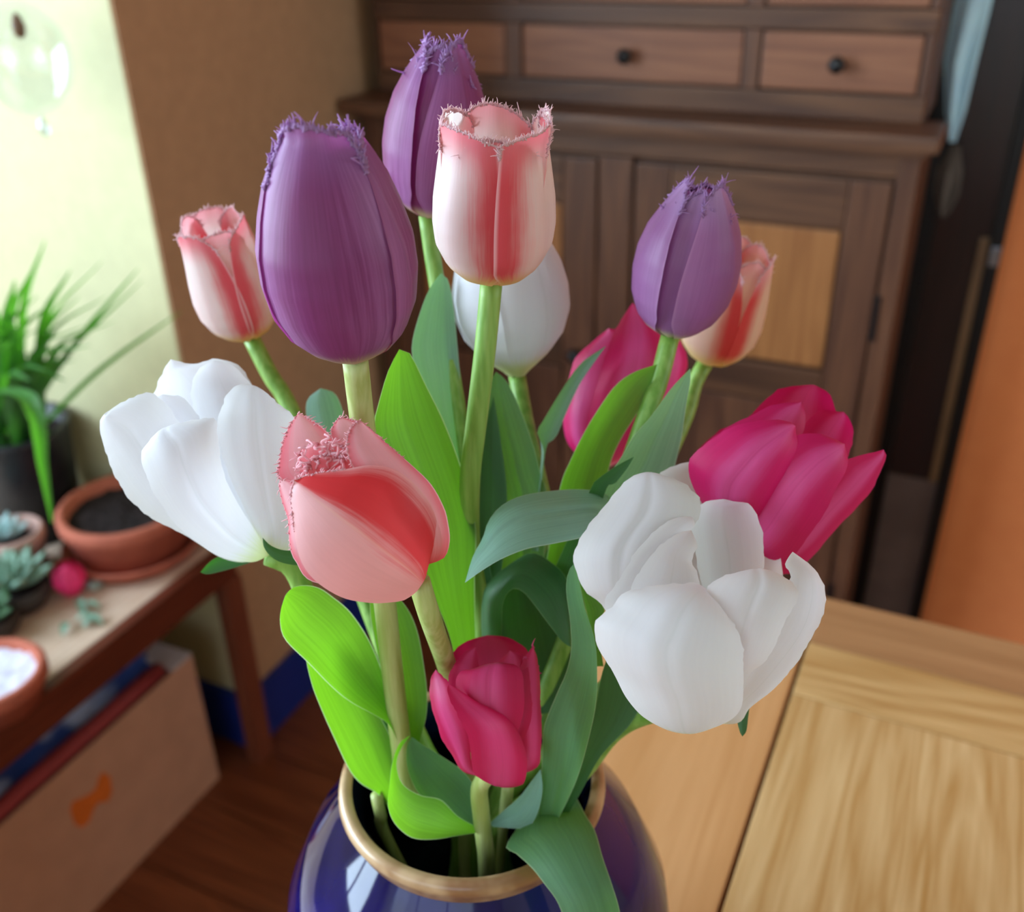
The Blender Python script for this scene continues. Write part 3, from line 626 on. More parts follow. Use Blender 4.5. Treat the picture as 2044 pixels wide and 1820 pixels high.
PROFILE = [(0, .16), (.03, .34), (.08, .56), (.16, .78), (.28, .94), (.42, 1.0), (.56, .98), (.70, .87), (.82, .69), (.92, .50), (1, .34)]
def cup(root, base, tip, R, mat, petals, prof=PROFILE, fr=0, fl=.003, seed=1, nu=23, nv=34, wob=.012, fmat=None):
    """A tulip cup: petals wrapped about the axis base-tip. petals = dicts(phi, r, h, half, kind, lift)."""
    base, tip = np.array(base), np.array(tip); ax = tip - base; H = np.linalg.norm(ax); ax /= H
    e1 = EYE - base; e1 -= (e1 @ ax) * ax; e1 /= np.linalg.norm(e1); e2 = np.cross(ax, e1)
    pv, pr = zip(*prof); g = random.Random(seed)
    for q, p in enumerate(petals):
        half = math.radians(p.get('half', 62)); rs, hs = p.get('r', 1), p.get('h', 1); lift = p.get('lift', .05); blunt = p.get('blunt', 0); opn = p.get('open', 0)
        ph = [g.uniform(0, 6) for _ in range(6)]; v, f, uv = [], [], []; grid = np.zeros((nv, nu, 3))
        for i in range(nv):
            t = i / (nv - 1); tt = t ** .9
            for j in range(nu):
                u = 2 * j / (nu - 1) - 1
                if blunt: W = half * (1 - (1 - blunt) * max(0, (tt - .4) / .6) ** 2.0) * (.7 + .3 * min(1, tt * 5))
                else: W = half * math.sqrt(max(0.0004, 1 - max(0, (tt - .38) / .62) ** 2.4)) * (.7 + .3 * min(1, tt * 5))
                h = tt * hs
                if blunt: h -= hs * p.get('drop', .10) * abs(u) ** 2.2 * tt ** 3
                h += .012 * math.sin(3 * u + ph[0]) * tt ** 3
                rho = np.interp(min(1, h), pv, pr) * rs * (1 + lift * u * u * abs(u) * min(1, tt * 3)) + opn * tt ** 3
                rho += wob * math.sin(5 * u + ph[1]) * math.sin(4 * tt + ph[2]) + .008 * math.sin(11 * u + ph[3]) * tt - .02 * math.exp(-(u / .09) ** 2) * tt * (1 - tt) * 2
                a = math.radians(p['phi']) + u * W
                grid[i, j] = base + ax * H * h + (e1 * math.cos(a) + e2 * math.sin(a)) * R * rho
                uv.append((j / (nu - 1), t))
        v = grid.reshape(-1, 3)
        for i in range(nv - 1):
            for j in range(nu - 1): f.append((i * nu + j, i * nu + j + 1, (i + 1) * nu + j + 1, (i + 1) * nu + j))
        o = from_data('petal', v, f, p.get('mat', mat), root, uv=uv)
        fr_ = p.get('fr', fr)
        if fr_:
            k = int(nv * (1 - p.get('frv', .10)))
            E = [grid[i, 0] for i in range(k, nv)] + [grid[nv - 1, j] for j in range(nu)] + [grid[i, nu - 1] for i in range(nv - 1, k - 1, -1)]
            Dn = [(grid[i, 0] - grid[i, 2]) + (grid[i, 0] - grid[i - 1, 0]) * 2 for i in range(k, nv)] + [(grid[nv - 1, j] - grid[nv - 3, j]) for j in range(nu)] + [(grid[i, nu - 1] - grid[i, nu - 3]) + (grid[i, nu - 1] - grid[i - 1, nu - 1]) * 2 for i in range(nv - 1, k - 1, -1)]
            Dn = [d / (np.linalg.norm(d) + 1e-9) for d in Dn]
            fringe('fringe', E, Dn, int(fr_), fl, fl * .14, fmat or mat, o, seed * 31 + q)

def loft(name, L, R, dk, mat, parent, bulge=0.0, tilt=(0, 0), nu=21, nv=36, power=2.0, groove=0.0, wav=.004, fr=0, fl=.002, seed=3, frv=.35, curl=0.0, rag=0.0):
    """A leaf or petal as a curved sheet between two edges that run from its base to its tip.
    dk = distance knots along it, tilt = extra distance of either edge, bulge = swelling towards the viewer's side over its width."""
    kx, kd = zip(*dk)
    pol = np.polyfit(kx, kd, len(kx) - 1)
    Lc = catmull([(a, b) for a, b, *_ in L], nv); Rc = catmull([(a, b) for a, b, *_ in R], nv)
    g = random.Random(seed + len(L) * 7 + int(L[0][0])); ph = [g.uniform(0, 6) for _ in range(6)]
    JIT = []
    if rag:
        for E_ in (Lc, Rc):
            nx = np.cumsum([g.gauss(0, 1) for _ in range(nv)]); nx -= np.linspace(nx[0], nx[-1], nv); nz = np.array([g.gauss(0, .6) for _ in range(nv)])
            dr = np.gradient(E_, axis=0); dr /= np.linalg.norm(dr, axis=1)[:, None] + 1e-9
            JIT.append(np.stack([-dr[:, 1], dr[:, 0]], 1) * ((nx * .6 + nz) * rag * np.clip((np.linspace(0, 1, nv) - .3) * 3, 0, 1) * np.clip((1 - np.linspace(0, 1, nv)) * 12, 0, 1))[:, None])
    A = np.zeros((nv, 3)); Bp = np.zeros((nv, 3))
    for i in range(nv):
        t = i / (nv - 1); d = np.polyval(pol, t); k = math.sin(math.pi * min(1, t * 1.0)) ** .6 if True else 1
        A[i] = at_d(Lc[i][0], Lc[i][1], d + tilt[0] * k); Bp[i] = at_d(Rc[i][0], Rc[i][1], d + tilt[1] * k)
    M = (A + Bp) / 2; T = np.gradient(M, axis=0); T /= np.linalg.norm(T, axis=1)[:, None] + 1e-12
    grid = np.zeros((nv, nu, 3)); uv = []
    for i in range(nv):
        S = Bp[i] - A[i]; w = np.linalg.norm(S); toC = EYE - M[i]; toC /= np.linalg.norm(toC)
        N = np.cross(S / (w + 1e-9), T[i]); ln = np.linalg.norm(N)
        N = N / ln if ln > .25 else toC.copy()
        if N @ toC < 0: N = -N
        N = N * .6 + toC * .4; N /= np.linalg.norm(N); t = i / (nv - 1)
        for j in range(nu):
            s = j / (nu - 1); u = 2 * s - 1
            off = bulge * w * (1 - abs(u) ** power) - groove * w * math.exp(-(u / .10) ** 2) * (1 - t * .5)
            off += wav * w * (math.sin(7 * u + ph[0] + 3 * t) + .6 * math.sin(13 * u + ph[1]) * math.sin(5 * t + ph[2]))
            off += curl * w * (abs(u) ** 6)
            grid[i, j] = A[i] * (1 - s) + Bp[i] * s + N * off; uv.append((s, t))
            if rag:
                jx = JIT[0][i] if u < 0 else JIT[1][i]; dd = np.polyval(pol, t) / F_PX * abs(u) ** 5
                grid[i, j] += ROT @ np.array([jx[0] * dd, jx[1] * dd, 0])
    f = []
    for i in range(nv - 1):
        for j in range(nu - 1): f.append((i * nu + j, i * nu + j + 1, (i + 1) * nu + j + 1, (i + 1) * nu + j))
    o = from_data(name, grid.reshape(-1, 3), f, mat, parent, uv=uv)
    if fr:
        k = int(nv * (1 - frv)); E = [grid[i, 0] for i in range(k, nv)] + [grid[i, nu - 1] for i in range(nv - 1, k - 1, -1)]
        Dn = [(grid[i, 0] - grid[i, 3]) for i in range(k, nv - 1)] + [grid[nv - 1, 0] - grid[nv - 3, 3]] + [grid[nv - 1, 0] - grid[nv - 3, 3]] + [(grid[i, nu - 1] - grid[i, nu - 4]) for i in range(nv - 2, k - 1, -1)]
        Dn = [d / (np.linalg.norm(d) + 1e-9) for d in Dn]
        fringe('fringe', E, Dn, fr, fl, fl * .15, M_fcor if 'coral' in mat.name else mat, o, seed)
    return o
def stem(root, pts, r=.0038, mat=None, foot=(0, 0)):
    P = [at_d(*p) for p in pts]; e = P[-1]
    if e[2] < ZR - .004: return tube('stem', P + [np.array([e[0] * .7 + VC[0] * .3, e[1] * .7 + VC[1] * .3, e[2] - .07])], r, mat or M_stem, root, 14, 60, r * 1.05)
    P = P + [np.array([VC[0] + foot[0] * .6, VC[1] + foot[1] * .6, ZR - .03]), np.array([VC[0] + foot[0], VC[1] + foot[1], ZR - .11])]
    return tube('stem', P, r, mat or M_stem, root, 14, 60, r * 1.05)
def tulip(name, label):
    return empty(name, (VC[0], VC[1], ZR - .11), label, 'tulip', 'tulips in the blue vase')

# ------------------------------------------------------------ the thirteen tulips
# 1 large purple fringed tulip
t = tulip('fringed_tulip', 'largest purple fringed tulip, upright at the left of centre, closed')
cup(t, at_d(708, 716, .330), at_d(636, 262, .289), .0244, M_pur, [dict(phi=-16, frv=.16, half=72, blunt=.85, h=1.05, drop=.03, lift=.02), dict(phi=104, half=68, blunt=.85, h=.98, drop=.03), dict(phi=226, half=66, blunt=.85, h=.93, drop=.04),
    dict(phi=48, r=.86, half=62, blunt=.85, h=.97, drop=.03, fr=0), dict(phi=168, r=.88, half=60, blunt=.8, h=.92), dict(phi=-72, r=.88, half=60, blunt=.8, h=.95, drop=.04, fr=0)], fr=130, fl=.0026, seed=11, fmat=M_fpur, prof=PROFILE[:-3] + [(.82, .74), (.92, .58), (1, .43)])
stem(t, [(709, 718, .330), (722, 830, .346), (745, 1000, .368), (768, 1200, .388), (800, 1480, .417), (822, 1570, .43)], .0043, M_stemP, (-.008, .004))
L1 = [(930, 1500), (905, 1300), (870, 1200), (838, 1120), (800, 1000), (757, 900), (746, 850), (757, 800), (775, 740), (797, 697)]
R1 = [(960, 1490), (950, 1270), (948, 1150), (951, 1060), (938, 990), (915, 915), (885, 838), (850, 768), (818, 705), (797, 697)]
loft('leaf', L1, R1, [(0, .435), (.5, .40), (1, .37)], M_leafM, t, bulge=-.12, tilt=(-.012, .01), groove=.02)
# 2 purple fringed tulip at the top
t = tulip('fringed_tulip', 'purple fringed tulip standing highest, in front of the dark drawers')
cup(t, at_d(852, 430, .425), at_d(888, 88, .385), .0212, M_pur, [dict(phi=-80, half=58, blunt=.75, h=1.0, drop=.05, lift=.05), dict(phi=48, half=64, blunt=.75, h=1.03, drop=.05, lift=.04), dict(phi=166, half=60, blunt=.7, h=.92),
    dict(phi=-18, r=.88, half=52, blunt=.75, drop=.04), dict(phi=108, r=.88, half=60, blunt=.7, h=.95), dict(phi=226, r=.88, half=60, blunt=.7, h=.93)], fr=100, fl=.0028, seed=12, fmat=M_fpur)
stem(t, [(852, 430, .425), (868, 540, .43), (895, 700, .435), (925, 900, .44), (935, 1100, .445)], .0036, None, (-.002, .012))
loft('leaf', [(935, 1150), (915, 1000), (862, 850), (830, 740), (822, 690), (838, 625), (858, 575), (880, 545)], [(950, 1150), (940, 1040), (931, 900), (922, 800), (913, 690), (905, 610), (895, 560), (880, 545)], [(0, .44), (1, .42)], M_leafB, t, bulge=-.10, tilt=(-.006, .008), groove=.02)
# 3 lilac purple fringed tulip on the right
t = tulip('fringed_tulip', 'lilac purple fringed tulip on the right before the golden cupboard panel')
cup(t, at_d(1338, 668, .420), at_d(1408, 366, .382), .0212, M_lil, [dict(phi=-72, half=51, blunt=.75, lift=.04, drop=.06), dict(phi=55, half=57, blunt=.8, lift=.06, h=1.02, drop=.05), dict(phi=176, half=62, blunt=.7, h=.93),
    dict(phi=-6, r=.86, half=56, blunt=.7, h=.98), dict(phi=116, r=.88, half=60, blunt=.7, h=.95), dict(phi=236, r=.88, half=60, blunt=.7, h=.93)], fr=110, fl=.0022, seed=13, fmat=M_fpur)
stem(t, [(1338, 670, .420), (1315, 760, .42), (1290, 830, .42), (1230, 1000, .425), (1120, 1300, .44)], .0040, None, (.012, .006))
loft('leaf', [(1150, 1150), (1200, 980), (1240, 912), (1265, 870), (1300, 830), (1340, 775), (1378, 735)], [(1260, 1150), (1330, 980), (1350, 920), (1362, 865), (1371, 800), (1378, 760), (1378, 735)], [(0, .42), (1, .392)], M_leafB, t, bulge=-.08, tilt=(-.008, .012), groove=.03)
# 4 pink and white fringed tulip at the top centre
t = tulip('fringed_tulip', 'pink and white fringed tulip at the top centre, square topped')
cup(t, at_d(985, 560, .368), at_d(987, 232, .330), .0218, M_pw, [dict(phi=-56, half=66, blunt=.9, h=.99, drop=.04, lift=.03, mat=M_pwR), dict(phi=66, half=66, blunt=.9, h=.98, drop=.04, lift=.06, mat=M_pwL), dict(phi=182, half=62, blunt=.75, h=.96),
    dict(phi=4, r=.9, half=58, blunt=.7, h=.97, mat=M_pinner), dict(phi=100, r=.9, half=46, blunt=.8, h=1.0, open=.14, mat=M_pwhite), dict(phi=246, r=.9, half=50, blunt=.8, h=.99, open=.08, mat=M_pwhite)],
    prof=[(0, .16), (.03, .36), (.08, .6), (.16, .82), (.28, .97), (.40, 1.0), (.55, .97), (.70, .90), (.85, .83), (1, .80)], fr=150, fl=.0015, seed=14, fmat=M_fpink)
stem(t, [(981, 562, .368), (968, 700, .378), (950, 850, .39), (938, 960, .40), (940, 1100, .42), (965, 1300, .44)], .0042, None, (.0, .0))
loft('leaf', [(950, 1300), (945, 1180), (945, 1050), (960, 900), (975, 830), (985, 790)], [(1000, 1300), (995, 1200), (1008, 1080), (1012, 980), (1000, 880), (985, 790)], [(0, .445), (1, .43)], M_leafC, t, bulge=-.1, groove=.02)
# 5 small pink fringed tulip far left
t = tulip('fringed_tulip', 'small pink fringed tulip at the far left before the brown wall')
cup(t, at_d(500, 672, .475), at_d(418, 440, .435), .0192, M_pw, [dict(phi=-56, half=64, blunt=.75, mat=M_pwR), dict(phi=62, half=62, blunt=.72, mat=M_pwL), dict(phi=182, half=62, blunt=.72),
    dict(phi=2, r=.9, half=56, blunt=.7), dict(phi=120, r=.88, half=58, blunt=.7), dict(phi=240, r=.88, half=58, blunt=.7, h=1.02)],
    prof=[(0, .16), (.03, .36), (.08, .6), (.16, .82), (.28, .97), (.40, 1.0), (.55, .95), (.70, .87), (.85, .80), (1, .74)], fr=80, fl=.0014, seed=15, fmat=M_fpink)
stem(t, [(502, 675, .475), (540, 750, .475), (572, 800, .475), (640, 950, .47), (750, 1250, .46), (850, 1500, .45)], .0040, None, (-.014, .014))
loft('leaf', [(720, 1200), (650, 980), (622, 870), (611, 825), (615, 795), (640, 775)], [(760, 1180), (710, 960), (690, 860), (684, 820), (668, 785), (640, 775)], [(0, .45), (1, .435)], M_leafB, t, bulge=.1)
# 6 closed white tulip behind
t = tulip('white_tulip', 'closed white tulip behind the top centre pink and white one')
WPROF = [(0, .15), (.03, .22), (.08, .38), (.16, .62), (.28, .87), (.42, 1.0), (.56, 1.0), (.70, .90), (.82, .76), (.92, .55), (1, .3)]
cup(t, at_d(1032, 748, .455), at_d(1002, 428, .420), .0256, M_whi, [dict(phi=-72, half=64), dict(phi=36, half=64, lift=.02), dict(phi=168, half=62), dict(phi=-14, r=.88, half=60), dict(phi=100, r=.88, half=60), dict(phi=230, r=.88, half=60)], prof=WPROF, seed=16)
stem(t, [(1032, 750, .455), (1050, 850, .452), (1075, 960, .45), (1085, 1050, .45), (1040, 1300, .45)], .0040, None, (.008, .014))
loft('leaf', [(1000, 1200), (1000, 1040), (985, 950), (968, 860), (970, 780), (990, 742)], [(1080, 1200), (1092, 1000), (1080, 950), (1065, 890), (1040, 820), (1012, 762), (990, 742)], [(0, .445), (1, .43)], M_leafA, t, bulge=-.1, groove=.05)
# 7 cream and pink fringed tulip behind on the right
t = tulip('fringed_tulip', 'small cream and pink fringed tulip half hidden behind the lilac one')
cup(t, at_d(1412, 722, .500), at_d(1490, 500, .462), .0196, M_pcream, [dict(phi=-36, half=62, blunt=.72), dict(phi=86, half=62, blunt=.72), dict(phi=206, half=62, blunt=.72), dict(phi=26, r=.88, half=58, blunt=.7), dict(phi=146, r=.88, half=58, blunt=.7), dict(phi=266, r=.88, half=58, blunt=.7)],
    prof=[(0, .16), (.03, .36), (.08, .6), (.16, .82), (.28, .97), (.40, 1.0), (.55, .95), (.70, .87), (.85, .78), (1, .68)], fr=80, fl=.0014, seed=17, fmat=M_fpink)
stem(t, [(1408, 725, .50), (1385, 768, .50), (1360, 850, .495), (1220, 1150, .47), (1100, 1400, .455)], .0040, None, (.014, .014))
# 8 magenta tulip behind
t = tulip('magenta_tulip', 'magenta tulip partly hidden behind the bright green leaf, right of centre')
b8 = (1196, 940)
loft('petal', [b8, (1300, 800), (1330, 690), (1300, 640)], [b8, (1150, 880), (1160, 750), (1235, 650), (1300, 640)], [(0, .485), (.5, .475), (1, .46)], M_mag, t, bulge=-.25, rag=1.2)
loft('petal', [b8, (1250, 860), (1290, 770), (1310, 690), (1335, 662)], [b8, (1290, 890), (1348, 800), (1373, 730), (1362, 690), (1335, 662)], [(0, .475), (.5, .452), (1, .455)], M_mag, t, bulge=.22, tilt=(0, .018), rag=1.2)
loft('petal', [b8, (1140, 895), (1124, 845), (1130, 790), (1140, 740), (1152, 710), (1175, 688), (1215, 655)], [b8, (1200, 850), (1235, 760), (1250, 700), (1245, 665), (1215, 655)], [(0, .475), (.5, .452), (1, .455)], M_mag, t, bulge=.22, tilt=(.018, 0), rag=1.2)
loft('petal', [b8, (1170, 870), (1188, 780), (1212, 700), (1238, 640), (1263, 604)], [b8, (1255, 900), (1315, 800), (1332, 720), (1312, 655), (1263, 604)], [(0, .472), (.5, .440), (1, .450)], M_mag, t, bulge=.24, groove=.03, rag=1.2)
stem(t, [(1196, 938, .475), (1170, 1050, .47), (1090, 1300, .46)], .0040, None, (.004, .014))
loft('leaf', [(1060, 1100), (1085, 920), (1078, 880), (1072, 860), (1085, 838), (1120, 780), (1160, 725), (1210, 690)], [(1075, 1100), (1088, 905), (1110, 872), (1132, 820), (1158, 765), (1190, 718), (1210, 690)], [(0, .44), (1, .425)], M_leafB, t, bulge=-.25, tilt=(0, .006))
loft('leaf', [(1085, 1150), (1116, 980), (1138, 920), (1168, 860), (1200, 808), (1230, 768), (1265, 743), (1312, 727)], [(1180, 1150), (1208, 980), (1220, 920), (1242, 872), (1270, 828), (1296, 778), (1312, 727)], [(0, .43), (1, .412)], M_leafY, t, bulge=-.12, tilt=(-.004, .008))
# 9 magenta tulip at the right
t = tulip('magenta_tulip', 'wide magenta tulip leaning out at the right above the white one')
b9 = (1462, 1090)
loft('petal', [b9, (1372, 950), (1425, 868), (1497, 828), (1539, 790), (1563, 775), (1593, 771), (1624, 768)], [b9, (1630, 1000), (1680, 890), (1668, 825), (1651, 784), (1624, 768)], [(0, .425), (.5, .425), (1, .402)], M_mag, t, bulge=-.2, rag=1.2)
loft('petal', [b9, (1540, 980), (1592, 870), (1636, 824), (1684, 822)], [b9, (1640, 1010), (1690, 915), (1702, 868), (1698, 840), (1684, 822)], [(0, .42), (.5, .412), (1, .400)], M_mag, t, bulge=-.2, rag=1.2)
loft('petal', [b9, (1400, 960), (1388, 912), (1440, 862), (1500, 830), (1548, 806), (1600, 802)], [b9, (1540, 950), (1592, 880), (1606, 830), (1600, 802)], [(0, .415), (.5, .392), (1, .388)], M_mag, t, bulge=.15, rag=1.2)
loft('petal', [b9, (1600, 1010), (1680, 930), (1695, 915), (1740, 903), (1764, 897)], [b9, (1560, 1145), (1614, 1118), (1664, 1058), (1702, 1020), (1737, 982), (1754, 949), (1769, 912), (1764, 897)], [(0, .41), (.5, .392), (1, .382)], M_mag, t, bulge=.12, tilt=(0, .012), rag=1.2)
loft('petal', [b9, (1490, 1000), (1540, 905), (1588, 872), (1614, 866), (1648, 868), (1686, 886)], [b9, (1560, 1125), (1618, 1060), (1660, 985), (1690, 925), (1686, 886)], [(0, .405), (.5, .374), (1, .370)], M_mag, t, bulge=.2, groove=.02, rag=1.2)
loft('petal', [b9, (1390, 985), (1374, 930), (1384, 905), (1417, 878), (1455, 853), (1490, 843), (1543, 837), (1576, 842), (1588, 850)], [b9, (1500, 1070), (1552, 980), (1585, 905), (1588, 850)], [(0, .402), (.5, .372), (1, .368)], M_mag, t, bulge=.22, groove=.03, rag=1.2)
stem(t, [(1462, 1088, .41), (1400, 1180, .42), (1250, 1330, .435), (1110, 1480, .45)], .0040, None, (.016, .004))
# 10 open white tulip on the left
t = tulip('white_tulip', 'open white tulip leaning out at the left above the terracotta pot')
b1 = (535, 1110)
loft('petal', [b1, (400, 950), (322, 840), (308, 790), (322, 745), (341, 717)], [b1, (530, 960), (520, 830), (480, 745), (432, 722), (385, 728), (341, 717)], [(0, .415), (.5, .41), (1, .392)], M_whi, t, bulge=-.2, rag=1.6, nv=56)
loft('petal', [b1, (430, 920), (385, 810), (390, 742), (428, 719)], [b1, (590, 960), (562, 835), (524, 787), (490, 755), (457, 728), (428, 719)], [(0, .41), (.5, .40), (1, .385)], M_whi, t, bulge=-.16, rag=1.6, nv=56)
loft('petal', [b1, (345, 920), (302, 850), (304, 800), (325, 787)], [b1, (480, 950), (425, 880), (398, 830), (362, 795), (325, 787)], [(0, .41), (.5, .39), (1, .376)], M_whi, t, bulge=-.12, rag=1.6, nv=56)
loft('petal', [b1, (500, 1040), (455, 940), (436, 850), (455, 790), (480, 768), (510, 771)], [b1, (592, 1090), (600, 1000), (600, 905), (588, 834), (562, 806), (540, 788), (510, 771)], [(0, .40), (.5, .372), (1, .372)], M_whi, t, bulge=.16, groove=.02, rag=1.6, nv=56)
loft('petal', [b1, (486, 1122), (440, 1112), (395, 1084), (359, 1061), (299, 1031), (260, 990), (236, 955), (219, 920), (206, 880), (200, 840), (210, 824)], [b1, (470, 1010), (410, 940), (380, 880), (345, 820), (309, 783), (270, 787), (235, 808), (210, 824)], [(0, .40), (.5, .372), (1, .370)], M_whi, t, bulge=.14, tilt=(.014, 0), groove=.02, rag=1.6, nv=56)
loft('petal', [b1, (500, 1122), (438, 1110), (391, 1080), (351, 1044), (322, 1003), (299, 965), (285, 925), (285, 893), (312, 867), (340, 866)], [b1, (520, 1075), (478, 1010), (444, 944), (433, 890), (428, 840), (392, 838), (360, 848), (340, 866)], [(0, .397), (.5, .358), (1, .358)], M_whi, t, bulge=.16, groove=.035, rag=1.6, nv=56)
stem(t, [(535, 1108, .40), (588, 1140, .405), (640, 1270, .415), (755, 1540, .445)], .0042, None, (-.016, .0))
loft('leaf', [(610, 1095), (540, 1098), (480, 1108), (440, 1110), (418, 1122), (400, 1142)], [(610, 1125), (590, 1126), (532, 1113), (490, 1126), (450, 1138), (415, 1146), (400, 1142)], [(0, .415), (1, .408)], M_leafC, t, bulge=-.15)
loft('leaf', [(612, 1098), (588, 1099), (562, 1097), (540, 1088), (524, 1073)], [(612, 1128), (588, 1128), (560, 1122), (540, 1110), (527, 1092), (524, 1073)], [(0, .372), (1, .366)], M_leafC, t, bulge=.2)
loft('leaf', [(800, 1500), (779, 1450), (749, 1428), (701, 1402), (663, 1372), (615, 1323), (570, 1278), (559, 1245), (561, 1215), (570, 1188)], [(800, 1470), (792, 1420), (766, 1349), (738, 1280), (700, 1222), (663, 1190), (637, 1173), (607, 1168), (584, 1173), (570, 1188)], [(0, .415), (.5, .385), (1, .362)], M_leafY, t, bulge=-.12, tilt=(0, .012))
# 11 open white tulip on the right, in front
t = tulip('white_tulip', 'largest open white tulip in front at the right over the table')
b11 = (1385, 1440)
loft('petal', [b11, (1330, 1150), (1312, 1010), (1318, 950), (1350, 931), (1384, 921), (1399, 913)], [b11, (1490, 1200), (1505, 1060), (1486, 995), (1452, 956), (1420, 928), (1399, 913)], [(0, .375), (.5, .395), (1, .386)], M_whi, t, bulge=-.15, rag=1.6, nv=56)
loft('petal', [b11, (1460, 1250), (1440, 1080), (1455, 1005), (1490, 992)], [b11, (1545, 1290), (1566, 1170), (1563, 1112), (1556, 1066), (1541, 1036), (1516, 1006), (1490, 992)], [(0, .37), (.5, .382), (1, .378)], M_whi, t, bulge=-.22, rag=1.6, nv=56)
loft('petal', [b11, (1405, 1230), (1392, 1120), (1380, 1060), (1383, 1028), (1408, 1004), (1445, 996)], [b11, (1510, 1240), (1528, 1150), (1528, 1090), (1516, 1040), (1495, 1007), (1445, 996)], [(0, .36), (.5, .362), (1, .368)], M_whi, t, bulge=-.22, rag=1.6, nv=56)
loft('petal', [b11, (1270, 1330), (1205, 1215), (1165, 1180), (1143, 1130), (1148, 1090), (1184, 1032), (1220, 990), (1262, 950), (1300, 942)], [b11, (1300, 1290), (1312, 1170), (1350, 1090), (1392, 1040), (1398, 1005), (1384, 980), (1350, 957), (1300, 942)], [(0, .372), (.5, .348), (1, .362)], M_whi, t, bulge=.17, tilt=(.012, 0), groove=.03, rag=1.6, nv=56)
loft('petal', [b11, (1300, 1330), (1212, 1215), (1238, 1160), (1275, 1100), (1317, 1053), (1350, 1032), (1382, 1030)], [b11, (1330, 1250), (1300, 1150), (1340, 1095), (1372, 1065), (1388, 1050), (1382, 1030)], [(0, .36), (.5, .338), (1, .350)], M_whi, t, bulge=.1, rag=1.6, nv=56)
loft('petal', [b11, (1290, 1280), (1262, 1180), (1285, 1130), (1320, 1090), (1355, 1066), (1380, 1058)], [b11, (1430, 1270), (1400, 1160), (1382, 1120), (1392, 1085), (1380, 1058)], [(0, .355), (.5, .332), (1, .346)], M_whi, t, bulge=.1, rag=1.6, nv=56)
loft('petal', [b11, (1450, 1380), (1500, 1300), (1540, 1250), (1568, 1190), (1580, 1150), (1566, 1125), (1582, 1101)], [b11, (1470, 1444), (1497, 1413), (1539, 1380), (1572, 1346), (1603, 1304), (1636, 1250), (1648, 1208), (1648, 1178), (1638, 1150), (1612, 1122), (1582, 1101)], [(0, .365), (.5, .335), (1, .342)], M_whi, t, bulge=.16, tilt=(0, .016), rag=1.6, nv=56)
loft('petal', [b11, (1405, 1340), (1402, 1260), (1408, 1190), (1434, 1158), (1470, 1145), (1500, 1150), (1507, 1156)], [b11, (1470, 1400), (1497, 1345), (1528, 1320), (1550, 1282), (1566, 1250), (1594, 1190), (1580, 1160), (1550, 1143), (1522, 1144), (1507, 1156)], [(0, .358), (.5, .316), (1, .330)], M_whi, t, bulge=.16, groove=.04, rag=1.6, nv=56)
loft('petal', [b11, (1340, 1452), (1290, 1435), (1252, 1395), (1225, 1345), (1190, 1290), (1184, 1240), (1210, 1215), (1242, 1183), (1290, 1168), (1340, 1164), (1390, 1164), (1409, 1184)], [b11, (1440, 1445), (1480, 1410), (1483, 1330), (1472, 1262), (1450, 1222), (1428, 1202), (1409, 1184)], [(0, .355), (.45, .305), (1, .318)], M_whi, t, bulge=.2, tilt=(.014, .008), groove=.012, rag=1.6, nv=56)
stem(t, [(1385, 1430, .372), (1310, 1420, .395), (1225, 1460, .42), (1140, 1560, .44)], .0042, None, (.018, -.006))
loft('leaf', [(1100, 1640), (1150, 1540), (1180, 1450), (1200, 1350), (1220, 1290)], [(1120, 1650), (1160, 1580), (1200, 1508), (1262, 1440), (1285, 1370), (1220, 1290)], [(0, .42), (1, .385)], M_leafC, t, bulge=-.1)
loft('leaf', [(1240, 1200), (1232, 1040), (1212, 987), (1160, 977), (1100, 980), (1040, 990), (1000, 1010), (975, 1040), (963, 1075), (944, 1110), (928, 1163)], [(1260, 1240), (1228, 1100), (1190, 1068), (1150, 1076), (1100, 1086), (1050, 1096), (1000, 1116), (960, 1140), (928, 1163)], [(0, .425), (.3, .392), (1, .368)], M_leafB, t, bulge=.14, tilt=(.016, -.004), groove=.04)
loft('leaf', [(1485, 1380), (1472, 1430), (1476, 1458), (1482, 1470)], [(1500, 1380), (1494, 1428), (1490, 1458), (1482, 1470)], [(0, .372), (1, .372)], M_leafC, t, bulge=.2)
loft('leaf', [(1100, 1150), (1178, 978), (1195, 955), (1230, 930), (1266, 911)], [(1160, 1160), (1207, 985), (1228, 965), (1252, 935), (1266, 911)], [(0, .42), (1, .378)], M_leafC, t, bulge=-.1)
loft('leaf', [(1190, 1330), (1182, 1270), (1166, 1200), (1148, 1128)], [(1205, 1330), (1192, 1245), (1207, 1218), (1182, 1180), (1148, 1128)], [(0, .385), (1, .372)], M_leafY, t, bulge=-.1)
# 12 coral fringed tulip in front
t = tulip('fringed_tulip', 'coral and pale pink fringed tulip in front at the left, facing the viewer')
b12 = (838, 1158)
loft('petal', [b12, (640, 1040), (560, 960), (556, 925), (565, 880), (580, 845), (597, 823)], [b12, (780, 1000), (690, 900), (662, 872), (640, 850), (597, 823)], [(0, .345), (.5, .338), (1, .334)], M_corP, t, bulge=-.2, fr=90, fl=.0012, frv=.4)
loft('petal', [b12, (730, 1000), (676, 900), (660, 862), (677, 832)], [b12, (800, 980), (762, 900), (730, 860), (712, 840), (677, 832)], [(0, .345), (.5, .335), (1, .332)], M_corP, t, bulge=-.15, fr=70, fl=.0012, frv=.4)
loft('petal', [b12, (700, 1040), (612, 960), (596, 920), (606, 893), (640, 884)], [b12, (780, 1010), (720, 940), (700, 905), (680, 888), (640, 884)], [(0, .34), (.5, .328), (1, .324)], M_pinner, t, bulge=-.15, fr=60, fl=.0024, frv=.5, seed=8)
